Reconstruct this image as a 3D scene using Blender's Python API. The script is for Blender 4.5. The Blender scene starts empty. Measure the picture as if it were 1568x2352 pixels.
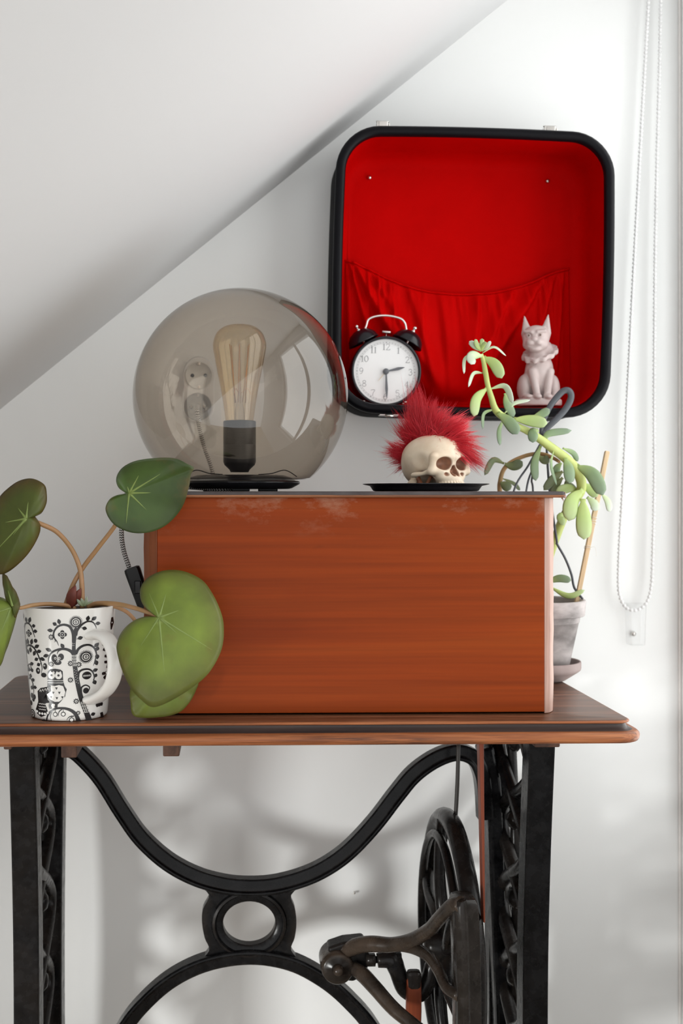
import bpy, bmesh, math, random
import numpy as np
from mathutils import Vector, Matrix, noise as mnoise

random.seed(7)
rng = np.random.default_rng(7)
scene = bpy.context.scene
COL = scene.collection

# ------------------------------------------------------------------ camera
F, CX, HY, CAMZ, YAW = 2650.0, 600.0, 1140.0, 1.005, math.radians(-1.5)
cd = bpy.data.cameras.new('camera')
cam = bpy.data.objects.new('camera', cd)
COL.objects.link(cam)
cam.location = (0, 0, CAMZ)
cam.rotation_euler = (math.pi / 2, 0, YAW)
cd.sensor_fit = 'AUTO'
cd.sensor_width = 36.0
cd.lens = F / 2352 * 36.0
cd.shift_x = (784 - CX) / 2352
cd.shift_y = -(1176 - HY) / 2352
cd.clip_start = 0.05
cd.dof.use_dof = True
cd.dof.focus_distance = 1.37
cd.dof.aperture_fstop = 5.0
scene.camera = cam

# ------------------------------------------------------------------ world, lights, exposure
world = bpy.data.worlds.new('daylight')
scene.world = world
world.use_nodes = True
bg = world.node_tree.nodes['Background']
bg.inputs[0].default_value = (0.985, 0.99, 0.985, 1)
bg.inputs[1].default_value = 1.7

def area(name, loc, rot, sx, sy, power, col):
    l = bpy.data.lights.new(name, 'AREA')
    l.shape = 'RECTANGLE'
    l.size, l.size_y = sx, sy
    l.energy = power
    l.color = col
    o = bpy.data.objects.new(name, l)
    COL.objects.link(o)
    o.location = loc
    o.rotation_euler = rot
    return o
# daylight falling in through the window of the right-hand wall
area('window_daylight', (0.775, 1.18, 1.17), (0, math.radians(90), 0), 1.34, 0.98, 8.2, (1.0, 0.985, 0.965))

# daylight from a small low window in the knee wall on the left, under the slope
area('knee_window_daylight', (-1.16, 0.40, 0.36), (0, math.radians(-88), math.radians(42)), 0.20, 0.22, 1.75, (1.0, 0.99, 0.97)).data.spread = math.radians(44)

vs = scene.view_settings
vs.view_transform = 'Standard'
vs.look = 'None'
vs.gamma = 1.0
vs.use_curve_mapping = False
vs.exposure = 0.0

# ------------------------------------------------------------------ helpers
WALL_Y = 1.70
TABLE_Z = 0.75
_ca, _sa = math.cos(YAW), math.sin(YAW)

def at(px, py, Y):
    """point of the room at depth Y that the photograph shows at (px, py)"""
    dx, dz = (px - CX) / F, -(py - HY) / F
    x, y = dx * _ca - _sa, dx * _sa + _ca
    t = Y / y
    return Vector((x * t, Y, CAMZ + dz * t))

def sz(n, Y):
    return n * Y / F

def empty(name, loc=(0, 0, 0), rot=(0, 0, 0)):
    o = bpy.data.objects.new(name, None)
    COL.objects.link(o)
    o.location = loc
    o.rotation_euler = rot
    o.empty_display_size = 0.02
    return o

def tag(o, label, cat, group=None):
    o['label'] = label
    o['category'] = cat
    if group:
        o['group'] = group
    return o

def obj(name, verts, faces, mat, parent=None, smooth=True, world_coords=True, uvs=None):
    """one mesh object; world_coords: vertices are given in the room's frame"""
    me = bpy.data.meshes.new(name)
    me.from_pydata([tuple(v) for v in verts], [], [tuple(int(i) for i in f) for f in faces])
    if uvs is not None:
        lay = me.uv_layers.new(name='UVMap')
        for lp in me.loops:
            lay.data[lp.index].uv = uvs[lp.vertex_index]
    mats = mat if isinstance(mat, (list, tuple)) else [mat]
    for m in mats:
        me.materials.append(m)
    if smooth:
        me.polygons.foreach_set('use_smooth', [True] * len(me.polygons))
    me.update()
    o = bpy.data.objects.new(name, me)
    COL.objects.link(o)
    if parent is not None:
        o.parent = parent
        if world_coords:
            o.matrix_parent_inverse = mworld(parent).inverted()
    return o

def mworld(o):
    m = Matrix.LocRotScale(o.location, o.rotation_euler, o.scale)
    if o.parent:
        return mworld(o.parent) @ o.matrix_parent_inverse @ m
    return m

def structure(o):
    o['kind'] = 'structure'
    return o

def bevel(o, w, seg=2, angle=35):
    m = o.modifiers.new('bevel', 'BEVEL')
    m.width = w
    m.segments = seg
    m.limit_method = 'ANGLE'
    m.angle_limit = math.radians(angle)
    m.harden_normals = False
    return o

def flat_shade(o, angle=40):
    """smooth only across shallow edges"""
    me = o.data
    bm = bmesh.new(); bm.from_mesh(me)
    lim = math.radians(angle)
    for e in bm.edges:
        if len(e.link_faces) == 2 and e.calc_face_angle(0) > lim:
            e.smooth = False
    bm.to_mesh(me); bm.free()
    return o

class MB:
    """collects shapes for ONE mesh"""
    def __init__(s):
        s.v, s.f = [], []
    def add(s, v, f):
        n = len(s.v)
        s.v += [Vector(p) for p in v]
        s.f += [[i + n for i in q] for q in f]
        return s
    def box(s, c, d):
        x, y, z = d[0] / 2, d[1] / 2, d[2] / 2
        v = [(c[0] + a * x, c[1] + b * y, c[2] + e * z) for a in (-1, 1) for b in (-1, 1) for e in (-1, 1)]
        f = [(0, 1, 3, 2), (4, 6, 7, 5), (0, 4, 5, 1), (2, 3, 7, 6), (0, 2, 6, 4), (1, 5, 7, 3)]
        return s.add(v, f)
    def build(s, name, mat, parent=None, **k):
        return obj(name, s.v, s.f, mat, parent, **k)

def boxobj(name, c, d, mat, parent=None, bev=0.0, **k):
    o = MB().box(c, d).build(name, mat, parent, smooth=False, **k)
    if bev:
        bevel(o, bev)
    return o

def spline(pts, n=8, closed=False):
    """Catmull-Rom through the points, n steps a span"""
    pts = [Vector(p) for p in pts]
    N = len(pts)
    out = []
    rngk = range(N if closed else N - 1)
    for i in rngk:
        if closed:
            p0, p1, p2, p3 = pts[(i - 1) % N], pts[i], pts[(i + 1) % N], pts[(i + 2) % N]
        else:
            p1, p2 = pts[i], pts[i + 1]
            p0 = pts[i - 1] if i > 0 else p1 * 2 - p2
            p3 = pts[i + 2] if i + 2 < N else p2 * 2 - p1
        for k in range(n):
            t = k / n
            out.append(0.5 * ((2 * p1) + (p2 - p0) * t + (2 * p0 - 5 * p1 + 4 * p2 - p3) * t * t + (3 * p1 - p0 - 3 * p2 + p3) * t ** 3))
    if not closed:
        out.append(pts[-1].copy())
    return out

def lerp_list(vals, n):
    """resample a list of numbers to n entries"""
    if not isinstance(vals, (list, tuple)):
        return [vals] * n
    xs = np.linspace(0, len(vals) - 1, n)
    return list(np.interp(xs, range(len(vals)), vals))

def tube(path, r, sides=10, closed=False, flat=1.0, up=None, cap=True):
    """swept tube; flat < 1 squashes the section; returns verts, faces, uvs"""
    path = [Vector(p) for p in path]
    n = len(path)
    R = lerp_list(r, n)
    tans = []
    for i in range(n):
        a = path[(i - 1) % n] if (closed or i > 0) else path[0]
        b = path[(i + 1) % n] if (closed or i < n - 1) else path[-1]
        t = (b - a)
        tans.append(t.normalized() if t.length > 1e-9 else Vector((0, 0, 1)))
    if up is None:
        up = Vector((0, 1, 0)) if abs(tans[0].y) < .9 else Vector((1, 0, 0))
    nrm = (Vector(up) - tans[0] * tans[0].dot(Vector(up))).normalized()
    V, Fc, UV = [], [], []
    L = 0.0
    for i in range(n):
        if i > 0:
            L += (path[i] - path[i - 1]).length
        t = tans[i]
        nrm = (nrm - t * t.dot(nrm)).normalized()
        bi = t.cross(nrm)
        for k in range(sides):
            a = 2 * math.pi * k / sides
            V.append(path[i] + nrm * math.cos(a) * R[i] * flat + bi * math.sin(a) * R[i])
            UV.append((k / sides, L))
    m = n if closed else n - 1
    for i in range(m):
        for k in range(sides):
            a, b = i * sides + k, i * sides + (k + 1) % sides
            c, d = ((i + 1) % n) * sides + (k + 1) % sides, ((i + 1) % n) * sides + k
            Fc.append((a, b, c, d))
    if cap and not closed:
        Fc.append(tuple(range(sides))[::-1])
        Fc.append(tuple((n - 1) * sides + k for k in range(sides)))
    return V, Fc, UV

def tubeobj(name, path, r, mat, parent=None, sides=10, uv=False, **k):
    v, f, u = tube(path, r, sides, **k)
    return obj(name, v, f, mat, parent, uvs=u if uv else None)

def lathe(profile, seg=40, center=(0, 0, 0), axis='Z', cap=False):
    """profile of (radius, height) turned about an axis"""
    V, Fc = [], []
    c = Vector(center)
    for (r, h) in profile:
        for k in range(seg):
            a = 2 * math.pi * k / seg
            p = (r * math.cos(a), r * math.sin(a), h)
            if axis == 'Y':
                p = (p[0], p[2], p[1])
            elif axis == 'X':
                p = (p[2], p[0], p[1])
            V.append(c + Vector(p))
    for i in range(len(profile) - 1):
        for k in range(seg):
            q = (i * seg + k, i * seg + (k + 1) % seg, (i + 1) * seg + (k + 1) % seg, (i + 1) * seg + k)
            Fc.append(q[::-1] if axis == 'Y' else q)
    if cap:
        Fc.append(tuple(range(seg))[::-1])
        Fc.append(tuple((len(profile) - 1) * seg + k for k in range(seg)))
    return V, Fc

def latheobj(name, profile, mat, parent=None, seg=40, center=(0, 0, 0), axis='Z', cap=False, **k):
    v, f = lathe(profile, seg, center, axis, cap)
    return obj(name, v, f, mat, parent, **k)

def loft(rings, close_ends=(False, False)):
    """rings of equal length joined by quads"""
    V, Fc = [], []
    n = len(rings[0])
    for r in rings:
        V += [Vector(p) for p in r]
    for i in range(len(rings) - 1):
        for k in range(n):
            Fc.append((i * n + k, i * n + (k + 1) % n, (i + 1) * n + (k + 1) % n, (i + 1) * n + k))
    if close_ends[0]:
        Fc.append(tuple(range(n))[::-1])
    if close_ends[1]:
        Fc.append(tuple((len(rings) - 1) * n + k for k in range(n)))
    return V, Fc

def round_rect(hw, hh, r, n=8, bulge=0.0):
    """outline in 2-D, counter-clockwise, sides optionally bulging outwards"""
    out = []
    for (sx, sy, a0) in ((1, 1, 0), (-1, 1, 90), (-1, -1, 180), (1, -1, 270)):
        for k in range(n + 1):
            a = math.radians(a0 + 90 * k / n)
            out.append([sx * (hw - r) + r * math.cos(a), sy * (hh - r) + r * math.sin(a)])
        # intermediate points on the straight side that follows
        nx = {(1, 1): (-1, 1), (-1, 1): (-1, -1), (-1, -1): (1, -1), (1, -1): (1, 1)}[(sx, sy)]
        a1 = math.radians(a0 + 90)
        p = out[-1]
        q = [nx[0] * (hw - r) + r * math.cos(a1), nx[1] * (hh - r) + r * math.sin(a1)]
        for k in range(1, 8):
            t = k / 8
            out.append([p[0] + (q[0] - p[0]) * t, p[1] + (q[1] - p[1]) * t])
    if bulge:
        for p in out:
            ax, ay = p[0] / hw, p[1] / hh
            p[0] += bulge * ax * (1 - min(1, abs(ay)) ** 2)
            p[1] += bulge * ay * (1 - min(1, abs(ax)) ** 2)
    return out

def sweep_planar(path, profile, closed=False):
    """section (in-plane offset, depth offset) swept along a path in a vertical plane facing the room (XZ)"""
    path = [Vector(p) for p in path]
    n = len(path)
    rings = []
    for i in range(n):
        a = path[(i - 1) % n] if (closed or i > 0) else path[0]
        b = path[(i + 1) % n] if (closed or i < n - 1) else path[-1]
        t = (b - a); t.y = 0; t.normalize()
        nn = Vector((-t.z, 0, t.x))
        rings.append([path[i] + nn * p[0] + Vector((0, p[1], 0)) for p in profile])
    if closed:
        rings.append(rings[0])
    return loft(rings, (not closed, not closed))

def sdf_mesh(fn, lo, hi, h):
    """surface nets on a signed distance function"""
    xs = [np.arange(lo[i], hi[i] + h, h, dtype=np.float32) for i in range(3)]
    X, Y, Z = np.meshgrid(*xs, indexing='ij')
    D = fn(X, Y, Z).astype(np.float32)
    nx, ny, nz = D.shape
    ins = D < 0
    cells = (nx - 1, ny - 1, nz - 1)
    acc = np.zeros(cells + (3,), np.float32)
    cnt = np.zeros(cells, np.float32)
    corners = [(i, j, k) for i in (0, 1) for j in (0, 1) for k in (0, 1)]
    def sub(A, c):
        return A[c[0]:c[0] + cells[0], c[1]:c[1] + cells[1], c[2]:c[2] + cells[2]]
    for a in corners:
        for ax in range(3):
            if a[ax] == 0:
                b = list(a); b[ax] = 1
                da, db = sub(D, a), sub(D, b)
                m = (da < 0) != (db < 0)
                t = np.where(m, da / np.where(m, da - db, 1), 0)
                for q in range(3):
                    val = a[q] + (t if q == ax else 0)
                    acc[..., q] += np.where(m, val, 0)
                cnt += m
    act = cnt > 0
    idx = -np.ones(cells, np.int64)
    idx[act] = np.arange(act.sum())
    ijk = np.argwhere(act)
    V = (ijk + acc[act] / cnt[act][:, None]) * h + np.array(lo)
    faces = []
    for ax in range(3):
        u, w = (ax + 1) % 3, (ax + 2) % 3
        s0 = [slice(None)] * 3; s1 = [slice(None)] * 3
        s0[ax] = slice(0, -1); s1[ax] = slice(1, None)
        A, B = ins[tuple(s0)], ins[tuple(s1)]
        e = np.argwhere(A != B)
        dim = [nx, ny, nz]
        ok = (e[:, u] > 0) & (e[:, w] > 0) & (e[:, u] < dim[u] - 1) & (e[:, w] < dim[w] - 1)
        e = e[ok]
        flip = ~A[e[:, 0], e[:, 1], e[:, 2]]
        def ix(du, dw):
            q = e.copy(); q[:, u] += du; q[:, w] += dw
            return idx[q[:, 0], q[:, 1], q[:, 2]]
        q = np.stack([ix(-1, -1), ix(0, -1), ix(0, 0), ix(-1, 0)], 1)
        q[flip] = q[flip][:, ::-1]
        faces.append(q)
    return V, np.concatenate(faces)

# distance functions
def d_ell(X, Y, Z, c, r):
    x, y, z = (X - c[0]) / r[0], (Y - c[1]) / r[1], (Z - c[2]) / r[2]
    k0 = np.sqrt(x * x + y * y + z * z)
    k1 = np.sqrt((x / r[0]) ** 2 + (y / r[1]) ** 2 + (z / r[2]) ** 2) + 1e-6
    return k0 * (k0 - 1) / k1
def d_cap(X, Y, Z, a, b, r1, r2=None):
    r2 = r1 if r2 is None else r2
    a, b = np.array(a, float), np.array(b, float)
    ab = b - a
    t = np.clip(((X - a[0]) * ab[0] + (Y - a[1]) * ab[1] + (Z - a[2]) * ab[2]) / (ab @ ab), 0, 1)
    return np.sqrt((X - a[0] - t * ab[0]) ** 2 + (Y - a[1] - t * ab[1]) ** 2 + (Z - a[2] - t * ab[2]) ** 2) - (r1 + (r2 - r1) * t)
def d_box(X, Y, Z, c, h, r):
    x, y, z = abs(X - c[0]) - h[0] + r, abs(Y - c[1]) - h[1] + r, abs(Z - c[2]) - h[2] + r
    return np.sqrt(np.maximum(x, 0) ** 2 + np.maximum(y, 0) ** 2 + np.maximum(z, 0) ** 2) + np.minimum(np.maximum(x, np.maximum(y, z)), 0) - r
def smin(a, b, k):
    h = np.clip(.5 + .5 * (b - a) / k, 0, 1)
    return b + (a - b) * h - k * h * (1 - h)
def smax(a, b, k):
    return -smin(-a, -b, k)

# ------------------------------------------------------------------ materials
def new_mat(name):
    m = bpy.data.materials.new(name)
    m.use_nodes = True
    nt = m.node_tree
    return m, nt, nt.nodes['Principled BSDF']

def nd(nt, kind, **k):
    n = nt.nodes.new(kind)
    for a, v in k.items():
        setattr(n, a, v)
    return n

def coords(nt, scale=(1, 1, 1), rot=(0, 0, 0), src='Object'):
    tc = nd(nt, 'ShaderNodeTexCoord')
    mp = nd(nt, 'ShaderNodeMapping')
    mp.inputs['Scale'].default_value = scale
    mp.inputs['Rotation'].default_value = rot
    nt.links.new(tc.outputs[src], mp.inputs['Vector'])
    return mp.outputs['Vector']

def noise(nt, vec, scale, detail=4, rough=.55, dist=0.0):
    n = nd(nt, 'ShaderNodeTexNoise')
    n.inputs['Scale'].default_value = scale
    n.inputs['Detail'].default_value = detail
    n.inputs['Roughness'].default_value = rough
    n.inputs['Distortion'].default_value = dist
    nt.links.new(vec, n.inputs['Vector'])
    return n.outputs['Fac']

def ramp(nt, fac, stops, interp='LINEAR'):
    r = nd(nt, 'ShaderNodeValToRGB')
    r.color_ramp.interpolation = interp
    el = r.color_ramp.elements
    while len(el) < len(stops):
        el.new(0.5)
    for e, (p, c) in zip(el, stops):
        e.position = p
        e.color = (*c, 1) if len(c) == 3 else c
    nt.links.new(fac, r.inputs['Fac'])
    return r.outputs['Color']

def mixc(nt, fac, a, b, blend='MIX'):
    m = nd(nt, 'ShaderNodeMix', data_type='RGBA', blend_type=blend)
    for s, v in ((0, fac), (6, a), (7, b)):
        if isinstance(v, (int, float)):
            m.inputs[s].default_value = v
        elif isinstance(v, tuple):
            m.inputs[s].default_value = (*v, 1) if len(v) == 3 else v
        else:
            nt.links.new(v, m.inputs[s])
    return m.outputs[2]

def bump(nt, bs, h, strength, dist=0.001):
    b = nd(nt, 'ShaderNodeBump')
    b.inputs['Strength'].default_value = strength
    b.inputs['Distance'].default_value = dist
    nt.links.new(h, b.inputs['Height'])
    nt.links.new(b.outputs['Normal'], bs.inputs['Normal'])

def plain(name, col, rough=.5, metal=0.0, spec=.5, col2=None, nscale=30, bmp=0.0, bscale=200, bdist=.0005, coat=0.0, sss=0.0, stretch=(1, 1, 1)):
    m, nt, bs = new_mat(name)
    bs.inputs['Roughness'].default_value = rough
    bs.inputs['Metallic'].default_value = metal
    bs.inputs['Specular IOR Level'].default_value = spec
    bs.inputs['Coat Weight'].default_value = coat
    if sss:
        bs.inputs['Subsurface Weight'].default_value = sss
        bs.inputs['Subsurface Radius'].default_value = (.004, .003, .002)
    vec = coords(nt, stretch)
    if col2 is None:
        col2 = tuple(c * .88 for c in col)
    f = noise(nt, vec, nscale)
    nt.links.new(ramp(nt, f, [(.3, col2), (.7, col)]), bs.inputs['Base Color'])
    if bmp:
        bump(nt, bs, noise(nt, vec, bscale, 3), bmp, bdist)
    return m

def wood(name, cols, axis='X', scale=1.0, rough=.45, streak=.5, bmp=.25, wear=None, spec=.28):
    """cols: dark, middle, light; grain runs along axis; wear: colour of scuffed patches"""
    m, nt, bs = new_mat(name)
    bs.inputs['Roughness'].default_value = rough
    bs.inputs['Specular IOR Level'].default_value = spec
    st = {'X': (1.2, 26, 26), 'Y': (26, 1.2, 26), 'Z': (26, 26, 1.2)}[axis]
    v1 = coords(nt, tuple(s * scale for s in st))
    st2 = {'X': (4, 260, 260), 'Y': (260, 4, 260), 'Z': (260, 260, 4)}[axis]
    v2 = coords(nt, tuple(s * scale for s in st2))
    g = noise(nt, v1, 1.6, 5, .6, .8)
    fine = noise(nt, v2, 1.0, 3, .6)
    c = ramp(nt, g, [(.28, cols[0]), (.5, cols[1]), (.75, cols[2])])
    fr = ramp(nt, fine, [(.3, (.55, .55, .55)), (.6, (1, 1, 1))])
    c = mixc(nt, streak, c, fr, 'MULTIPLY')
    if wear:
        w = noise(nt, coords(nt, tuple(s * scale * .35 for s in st)), 3.0, 6, .7)
        wm = ramp(nt, w, [(.56, (0, 0, 0)), (.68, (1, 1, 1))])
        c = mixc(nt, wm, c, wear)
    nt.links.new(c, bs.inputs['Base Color'])
    bump(nt, bs, fine, bmp, .0004)
    return m

def thin_glass(name, tint, edge, refl=1.0, ior=1.5, rough=0.0, gtint=(1, 1, 1)):
    """a blown-glass wall: tinted see-through, mirror-like by Fresnel; longer path towards the rim"""
    m, nt, bs = new_mat(name)
    nt.nodes.remove(bs)
    out = nt.nodes['Material Output']
    lw = nd(nt, 'ShaderNodeLayerWeight'); lw.inputs['Blend'].default_value = .5     # 1 - |cos|
    p3 = nd(nt, 'ShaderNodeMath', operation='POWER'); p3.inputs[1].default_value = 2.5
    nt.links.new(lw.outputs['Facing'], p3.inputs[0])
    c = mixc(nt, p3.outputs[0], tint, edge)
    tr = nd(nt, 'ShaderNodeBsdfTransparent'); nt.links.new(c, tr.inputs['Color'])
    gl = nd(nt, 'ShaderNodeBsdfGlossy'); gl.inputs['Roughness'].default_value = rough
    gl.inputs['Color'].default_value = (*gtint, 1)
    p5 = nd(nt, 'ShaderNodeMath', operation='POWER'); p5.inputs[1].default_value = 5.0
    nt.links.new(lw.outputs['Facing'], p5.inputs[0])
    f0 = ((ior - 1) / (ior + 1)) ** 2 * refl
    mu = nd(nt, 'ShaderNodeMath', operation='MULTIPLY_ADD'); mu.inputs[1].default_value = 1 - f0; mu.inputs[2].default_value = f0
    mu.use_clamp = True
    nt.links.new(p5.outputs[0], mu.inputs[0])
    mx = nd(nt, 'ShaderNodeMixShader')
    nt.links.new(mu.outputs[0], mx.inputs[0])
    nt.links.new(tr.outputs[0], mx.inputs[1])
    nt.links.new(gl.outputs[0], mx.inputs[2])
    nt.links.new(mx.outputs[0], out.inputs['Surface'])
    return m

M = {}
M['wall'] = plain('painted_wall', (.80, .805, .80), .75, col2=(.785, .79, .785), nscale=3, bmp=.12, bscale=260)
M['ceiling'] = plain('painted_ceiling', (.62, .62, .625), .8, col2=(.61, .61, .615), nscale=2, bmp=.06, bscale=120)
M['floor'] = wood('pale_floor', ((.45, .36, .28), (.55, .46, .36), (.62, .53, .43)), 'X')
M['white'] = plain('white_paint', (.82, .82, .82), .35)
M['chrome'] = plain('nickel', (.72, .69, .66), .22, 1.0, nscale=60)
M['black_plastic'] = plain('black_plastic', (.008, .008, .009), .38, nscale=80, spec=.3)
M['black_gloss'] = plain('black_gloss', (.008, .008, .010), .2, nscale=80, spec=.3)
# ------------------------------------------------------------------ the room
def quad_slab(name, pts, nrm, t, mat, parent=None):
    """a plane with thickness t on its far side"""
    n = Vector(nrm).normalized() * -t
    v = [Vector(p) for p in pts]
    k = len(v)
    V = v + [p + n for p in v]
    Fc = [tuple(range(k)), tuple(range(2 * k - 1, k - 1, -1))] + [(i, i + k, (i + 1) % k + k, (i + 1) % k) for i in range(k)]
    o = obj(name, V, Fc, mat, parent, smooth=False)
    bm = bmesh.new(); bm.from_mesh(o.data); bmesh.ops.recalc_face_normals(bm, faces=bm.faces[:]); bm.to_mesh(o.data); bm.free()
    return o

SL = 0.814                                   # pitch of the roof slope
RX = 0.668                                   # right-hand wall
def roof_z(x):
    return 1.130 + (x + 0.341) * SL
structure(quad_slab('wall_back', [(-1.75, WALL_Y, 0), (RX + .1, WALL_Y, 0), (RX + .1, WALL_Y, roof_z(RX + .1) + .1), (-1.75, WALL_Y, .05)], (0, -1, 0), .12, M['wall']))
structure(quad_slab('ceiling', [(-1.74, -.1, roof_z(-1.74)), (-1.74, WALL_Y, roof_z(-1.74)), (RX + .1, WALL_Y, roof_z(RX + .1)), (RX + .1, -.1, roof_z(RX + .1))], (SL, 0, -1), .1, M['ceiling']))
structure(quad_slab('floor', [(-1.75, -.1, 0), (RX + .1, -.1, 0), (RX + .1, WALL_Y, 0), (-1.75, WALL_Y, 0)], (0, 0, 1), .1, M['floor']))
# right-hand wall with its window opening
WY0, WY1, WZ0, WZ1 = 0.69, 1.67, 0.50, 1.84
wr = structure(empty('wall_right', (RX, .7, 0)))
for (y0, y1, z0, z1) in ((-.1, WALL_Y, 0, WZ0), (-.1, WALL_Y, WZ1, roof_z(RX)), (-.1, WY0, WZ0, WZ1), (WY1, WALL_Y, WZ0, WZ1)):
    boxobj('wall_section', (RX + .05, (y0 + y1) / 2, (z0 + z1) / 2), (.1, y1 - y0, z1 - z0), M['wall'], wr)
# window: frame, glazing bar, panes, sill
w = structure(empty('window_1', (RX + .05, (WY0 + WY1) / 2, WZ0)))
fw = .045
boxobj('window_frame', (RX + .06, (WY0 + WY1) / 2, WZ1 - fw / 2), (.05, WY1 - WY0, fw), M['white'], w, .003)
boxobj('window_frame', (RX + .06, (WY0 + WY1) / 2, WZ0 + fw / 2), (.05, WY1 - WY0, fw), M['white'], w, .003)
for y in (WY0 + fw / 2, WY1 - fw / 2):
    boxobj('window_frame', (RX + .06, y, (WZ0 + WZ1) / 2), (.05, fw, WZ1 - WZ0 - 2 * fw), M['white'], w, .003)
boxobj('glazing_bar', (RX + .06, (WY0 + WY1) / 2, (WZ0 + WZ1) / 2), (.045, .05, WZ1 - WZ0 - 2 * fw), M['white'], w, .003)
M['pane'] = thin_glass('window_glass', (.97, .98, .98), (.9, .92, .92), .6)
for s in (0, 1):
    ya = WY0 + fw if s == 0 else (WY0 + WY1) / 2 + .025
    yb = (WY0 + WY1) / 2 - .025 if s == 0 else WY1 - fw
    boxobj('pane', (RX + .062, (ya + yb) / 2, (WZ0 + WZ1) / 2), (.004, yb - ya, WZ1 - WZ0 - 2 * fw), M['pane'], w)
boxobj('window_sill', (RX + .048, (WY0 + WY1) / 2, WZ0 + .006), (.096, WY1 - WY0, .012), M['white'], w, .004)
# knee wall under the slope on the left, with a low casement
LX = -1.06
KY0, KY1, KZ0, KZ1 = 0.24, 0.66, 0.22, 0.50
wl = structure(empty('wall_left', (LX, .8, 0)))
zt_k = roof_z(LX)
for (y0, y1, z0, z1) in ((-.1, WALL_Y, 0, KZ0), (-.1, WALL_Y, KZ1, zt_k), (-.1, KY0, KZ0, KZ1), (KY1, WALL_Y, KZ0, KZ1)):
    boxobj('wall_section', (LX - .03, (y0 + y1) / 2, (z0 + z1) / 2), (.06, y1 - y0, z1 - z0), M['wall'], wl)
w2 = structure(empty('window_2', (LX - .03, (KY0 + KY1) / 2, KZ0)))
for z in (KZ0 + .0125, KZ1 - .0125):
    boxobj('window_frame', (LX - .035, (KY0 + KY1) / 2, z), (.035, KY1 - KY0, .025), M['white'], w2, .002)
for y in (KY0 + .0125, KY1 - .0125):
    boxobj('window_frame', (LX - .035, y, (KZ0 + KZ1) / 2), (.035, .025, KZ1 - KZ0 - .05), M['white'], w2, .002)
boxobj('pane', (LX - .036, (KY0 + KY1) / 2, (KZ0 + KZ1) / 2), (.004, KY1 - KY0 - .05, KZ1 - KZ0 - .05), M['pane'], w2)
M['casing'] = plain('casing_paint', (.80, .77, .745), .4)
structure(boxobj('trim_1', (RX - .002, WALL_Y - .0025, .97), (.004, .005, 1.94), M['casing'], None, .002))
# a little nail left in the wall
p = at(813, 2048, WALL_Y)
n_ = obj('wall_nail', *lathe([(.0001, -.006), (.0016, -.006), (.0018, -.005), (.0008, -.004), (.0008, .004)], 12, p, 'Y'), M['chrome'])
tag(n_, 'tiny dark nail head in the white wall under the table', 'nail')
# ------------------------------------------------------------------ treadle sewing table
M['top_wood'] = wood('worn_table_wood', ((.035, .018, .013), (.11, .045, .022), (.22, .092, .046)), 'X', 1.3, .33, .6, .3, wear=(.27, .12, .065))
M['cove_wood'] = wood('dark_moulding_wood', ((.030, .022, .022), (.055, .038, .034), (.10, .060, .048)), 'X', 1.0, .35, .4, .2)
M['nose_wood'] = wood('edge_wood', ((.14, .042, .016), (.32, .105, .038), (.46, .18, .072)), 'X', 3.2, .38, .85, .5, wear=(.075, .028, .016))
M['under_wood'] = wood('raw_under_wood', ((.05, .025, .018), (.09, .045, .03), (.14, .07, .045)), 'Y', 1.0, .6)
M['red_wood'] = wood('red_stained_wood', ((.11, .020, .008), (.17, .034, .012), (.22, .050, .017)), 'Z', 1.0, .4)

def iron_mat(name, base, worn, amount, spec=.14):
    m, nt, bs = new_mat(name)
    bs.inputs['Roughness'].default_value = .30
    bs.inputs['Specular IOR Level'].default_value = spec
    f = noise(nt, coords(nt), 45, 5, .65)
    c = ramp(nt, f, [(.35, base), (.72, tuple(b * 1.9 + .004 for b in base))])
    geo = nd(nt, 'ShaderNodeNewGeometry')
    pt = ramp(nt, geo.outputs['Pointiness'], [(.51, (0, 0, 0)), (.56, (1, 1, 1))])
    mu = nd(nt, 'ShaderNodeMath', operation='MULTIPLY')
    g2 = ramp(nt, noise(nt, coords(nt), 20, 4), [(.3, (0, 0, 0)), (.65, (1, 1, 1))])
    nt.links.new(pt, mu.inputs[0]); nt.links.new(g2, mu.inputs[1])
    m2 = nd(nt, 'ShaderNodeMath', operation='MULTIPLY'); m2.inputs[1].default_value = amount
    nt.links.new(mu.outputs[0], m2.inputs[0])
    c = mixc(nt, m2.outputs[0], c, worn)
    nt.links.new(c, bs.inputs['Base Color'])
    r = ramp(nt, noise(nt, coords(nt), 90, 4), [(.3, (.17,) * 3), (.7, (.34,) * 3)])
    nt.links.new(r, bs.inputs['Roughness'])
    bump(nt, bs, noise(nt, coords(nt), 420, 3), .12, .0004)
    return m
M['iron'] = iron_mat('black_cast_iron', (.0022, .0022, .0026), (.03, .023, .018), .4)
M['iron_worn'] = iron_mat('bronzed_cast_iron', (.0085, .0065, .0052), (.09, .063, .045), .7, .22)

TX0, TX1, TY0, TY1 = -0.318, 0.470, 1.290, 1.668
tbl = tag(empty('sewing_table', ((TX0 + TX1) / 2, (TY0 + TY1) / 2, 0)), 'antique treadle sewing table with worn brown wooden top and black cast-iron stand', 'table')
def rr_ring(off, z, r):
    hw, hh = (TX1 - TX0) / 2 - off, (TY1 - TY0) / 2 - off
    c = ((TX0 + TX1) / 2, (TY0 + TY1) / 2)
    return [(c[0] + p[0], c[1] + p[1], z) for p in round_rect(hw, hh, max(.002, r - off), 6)]
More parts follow.
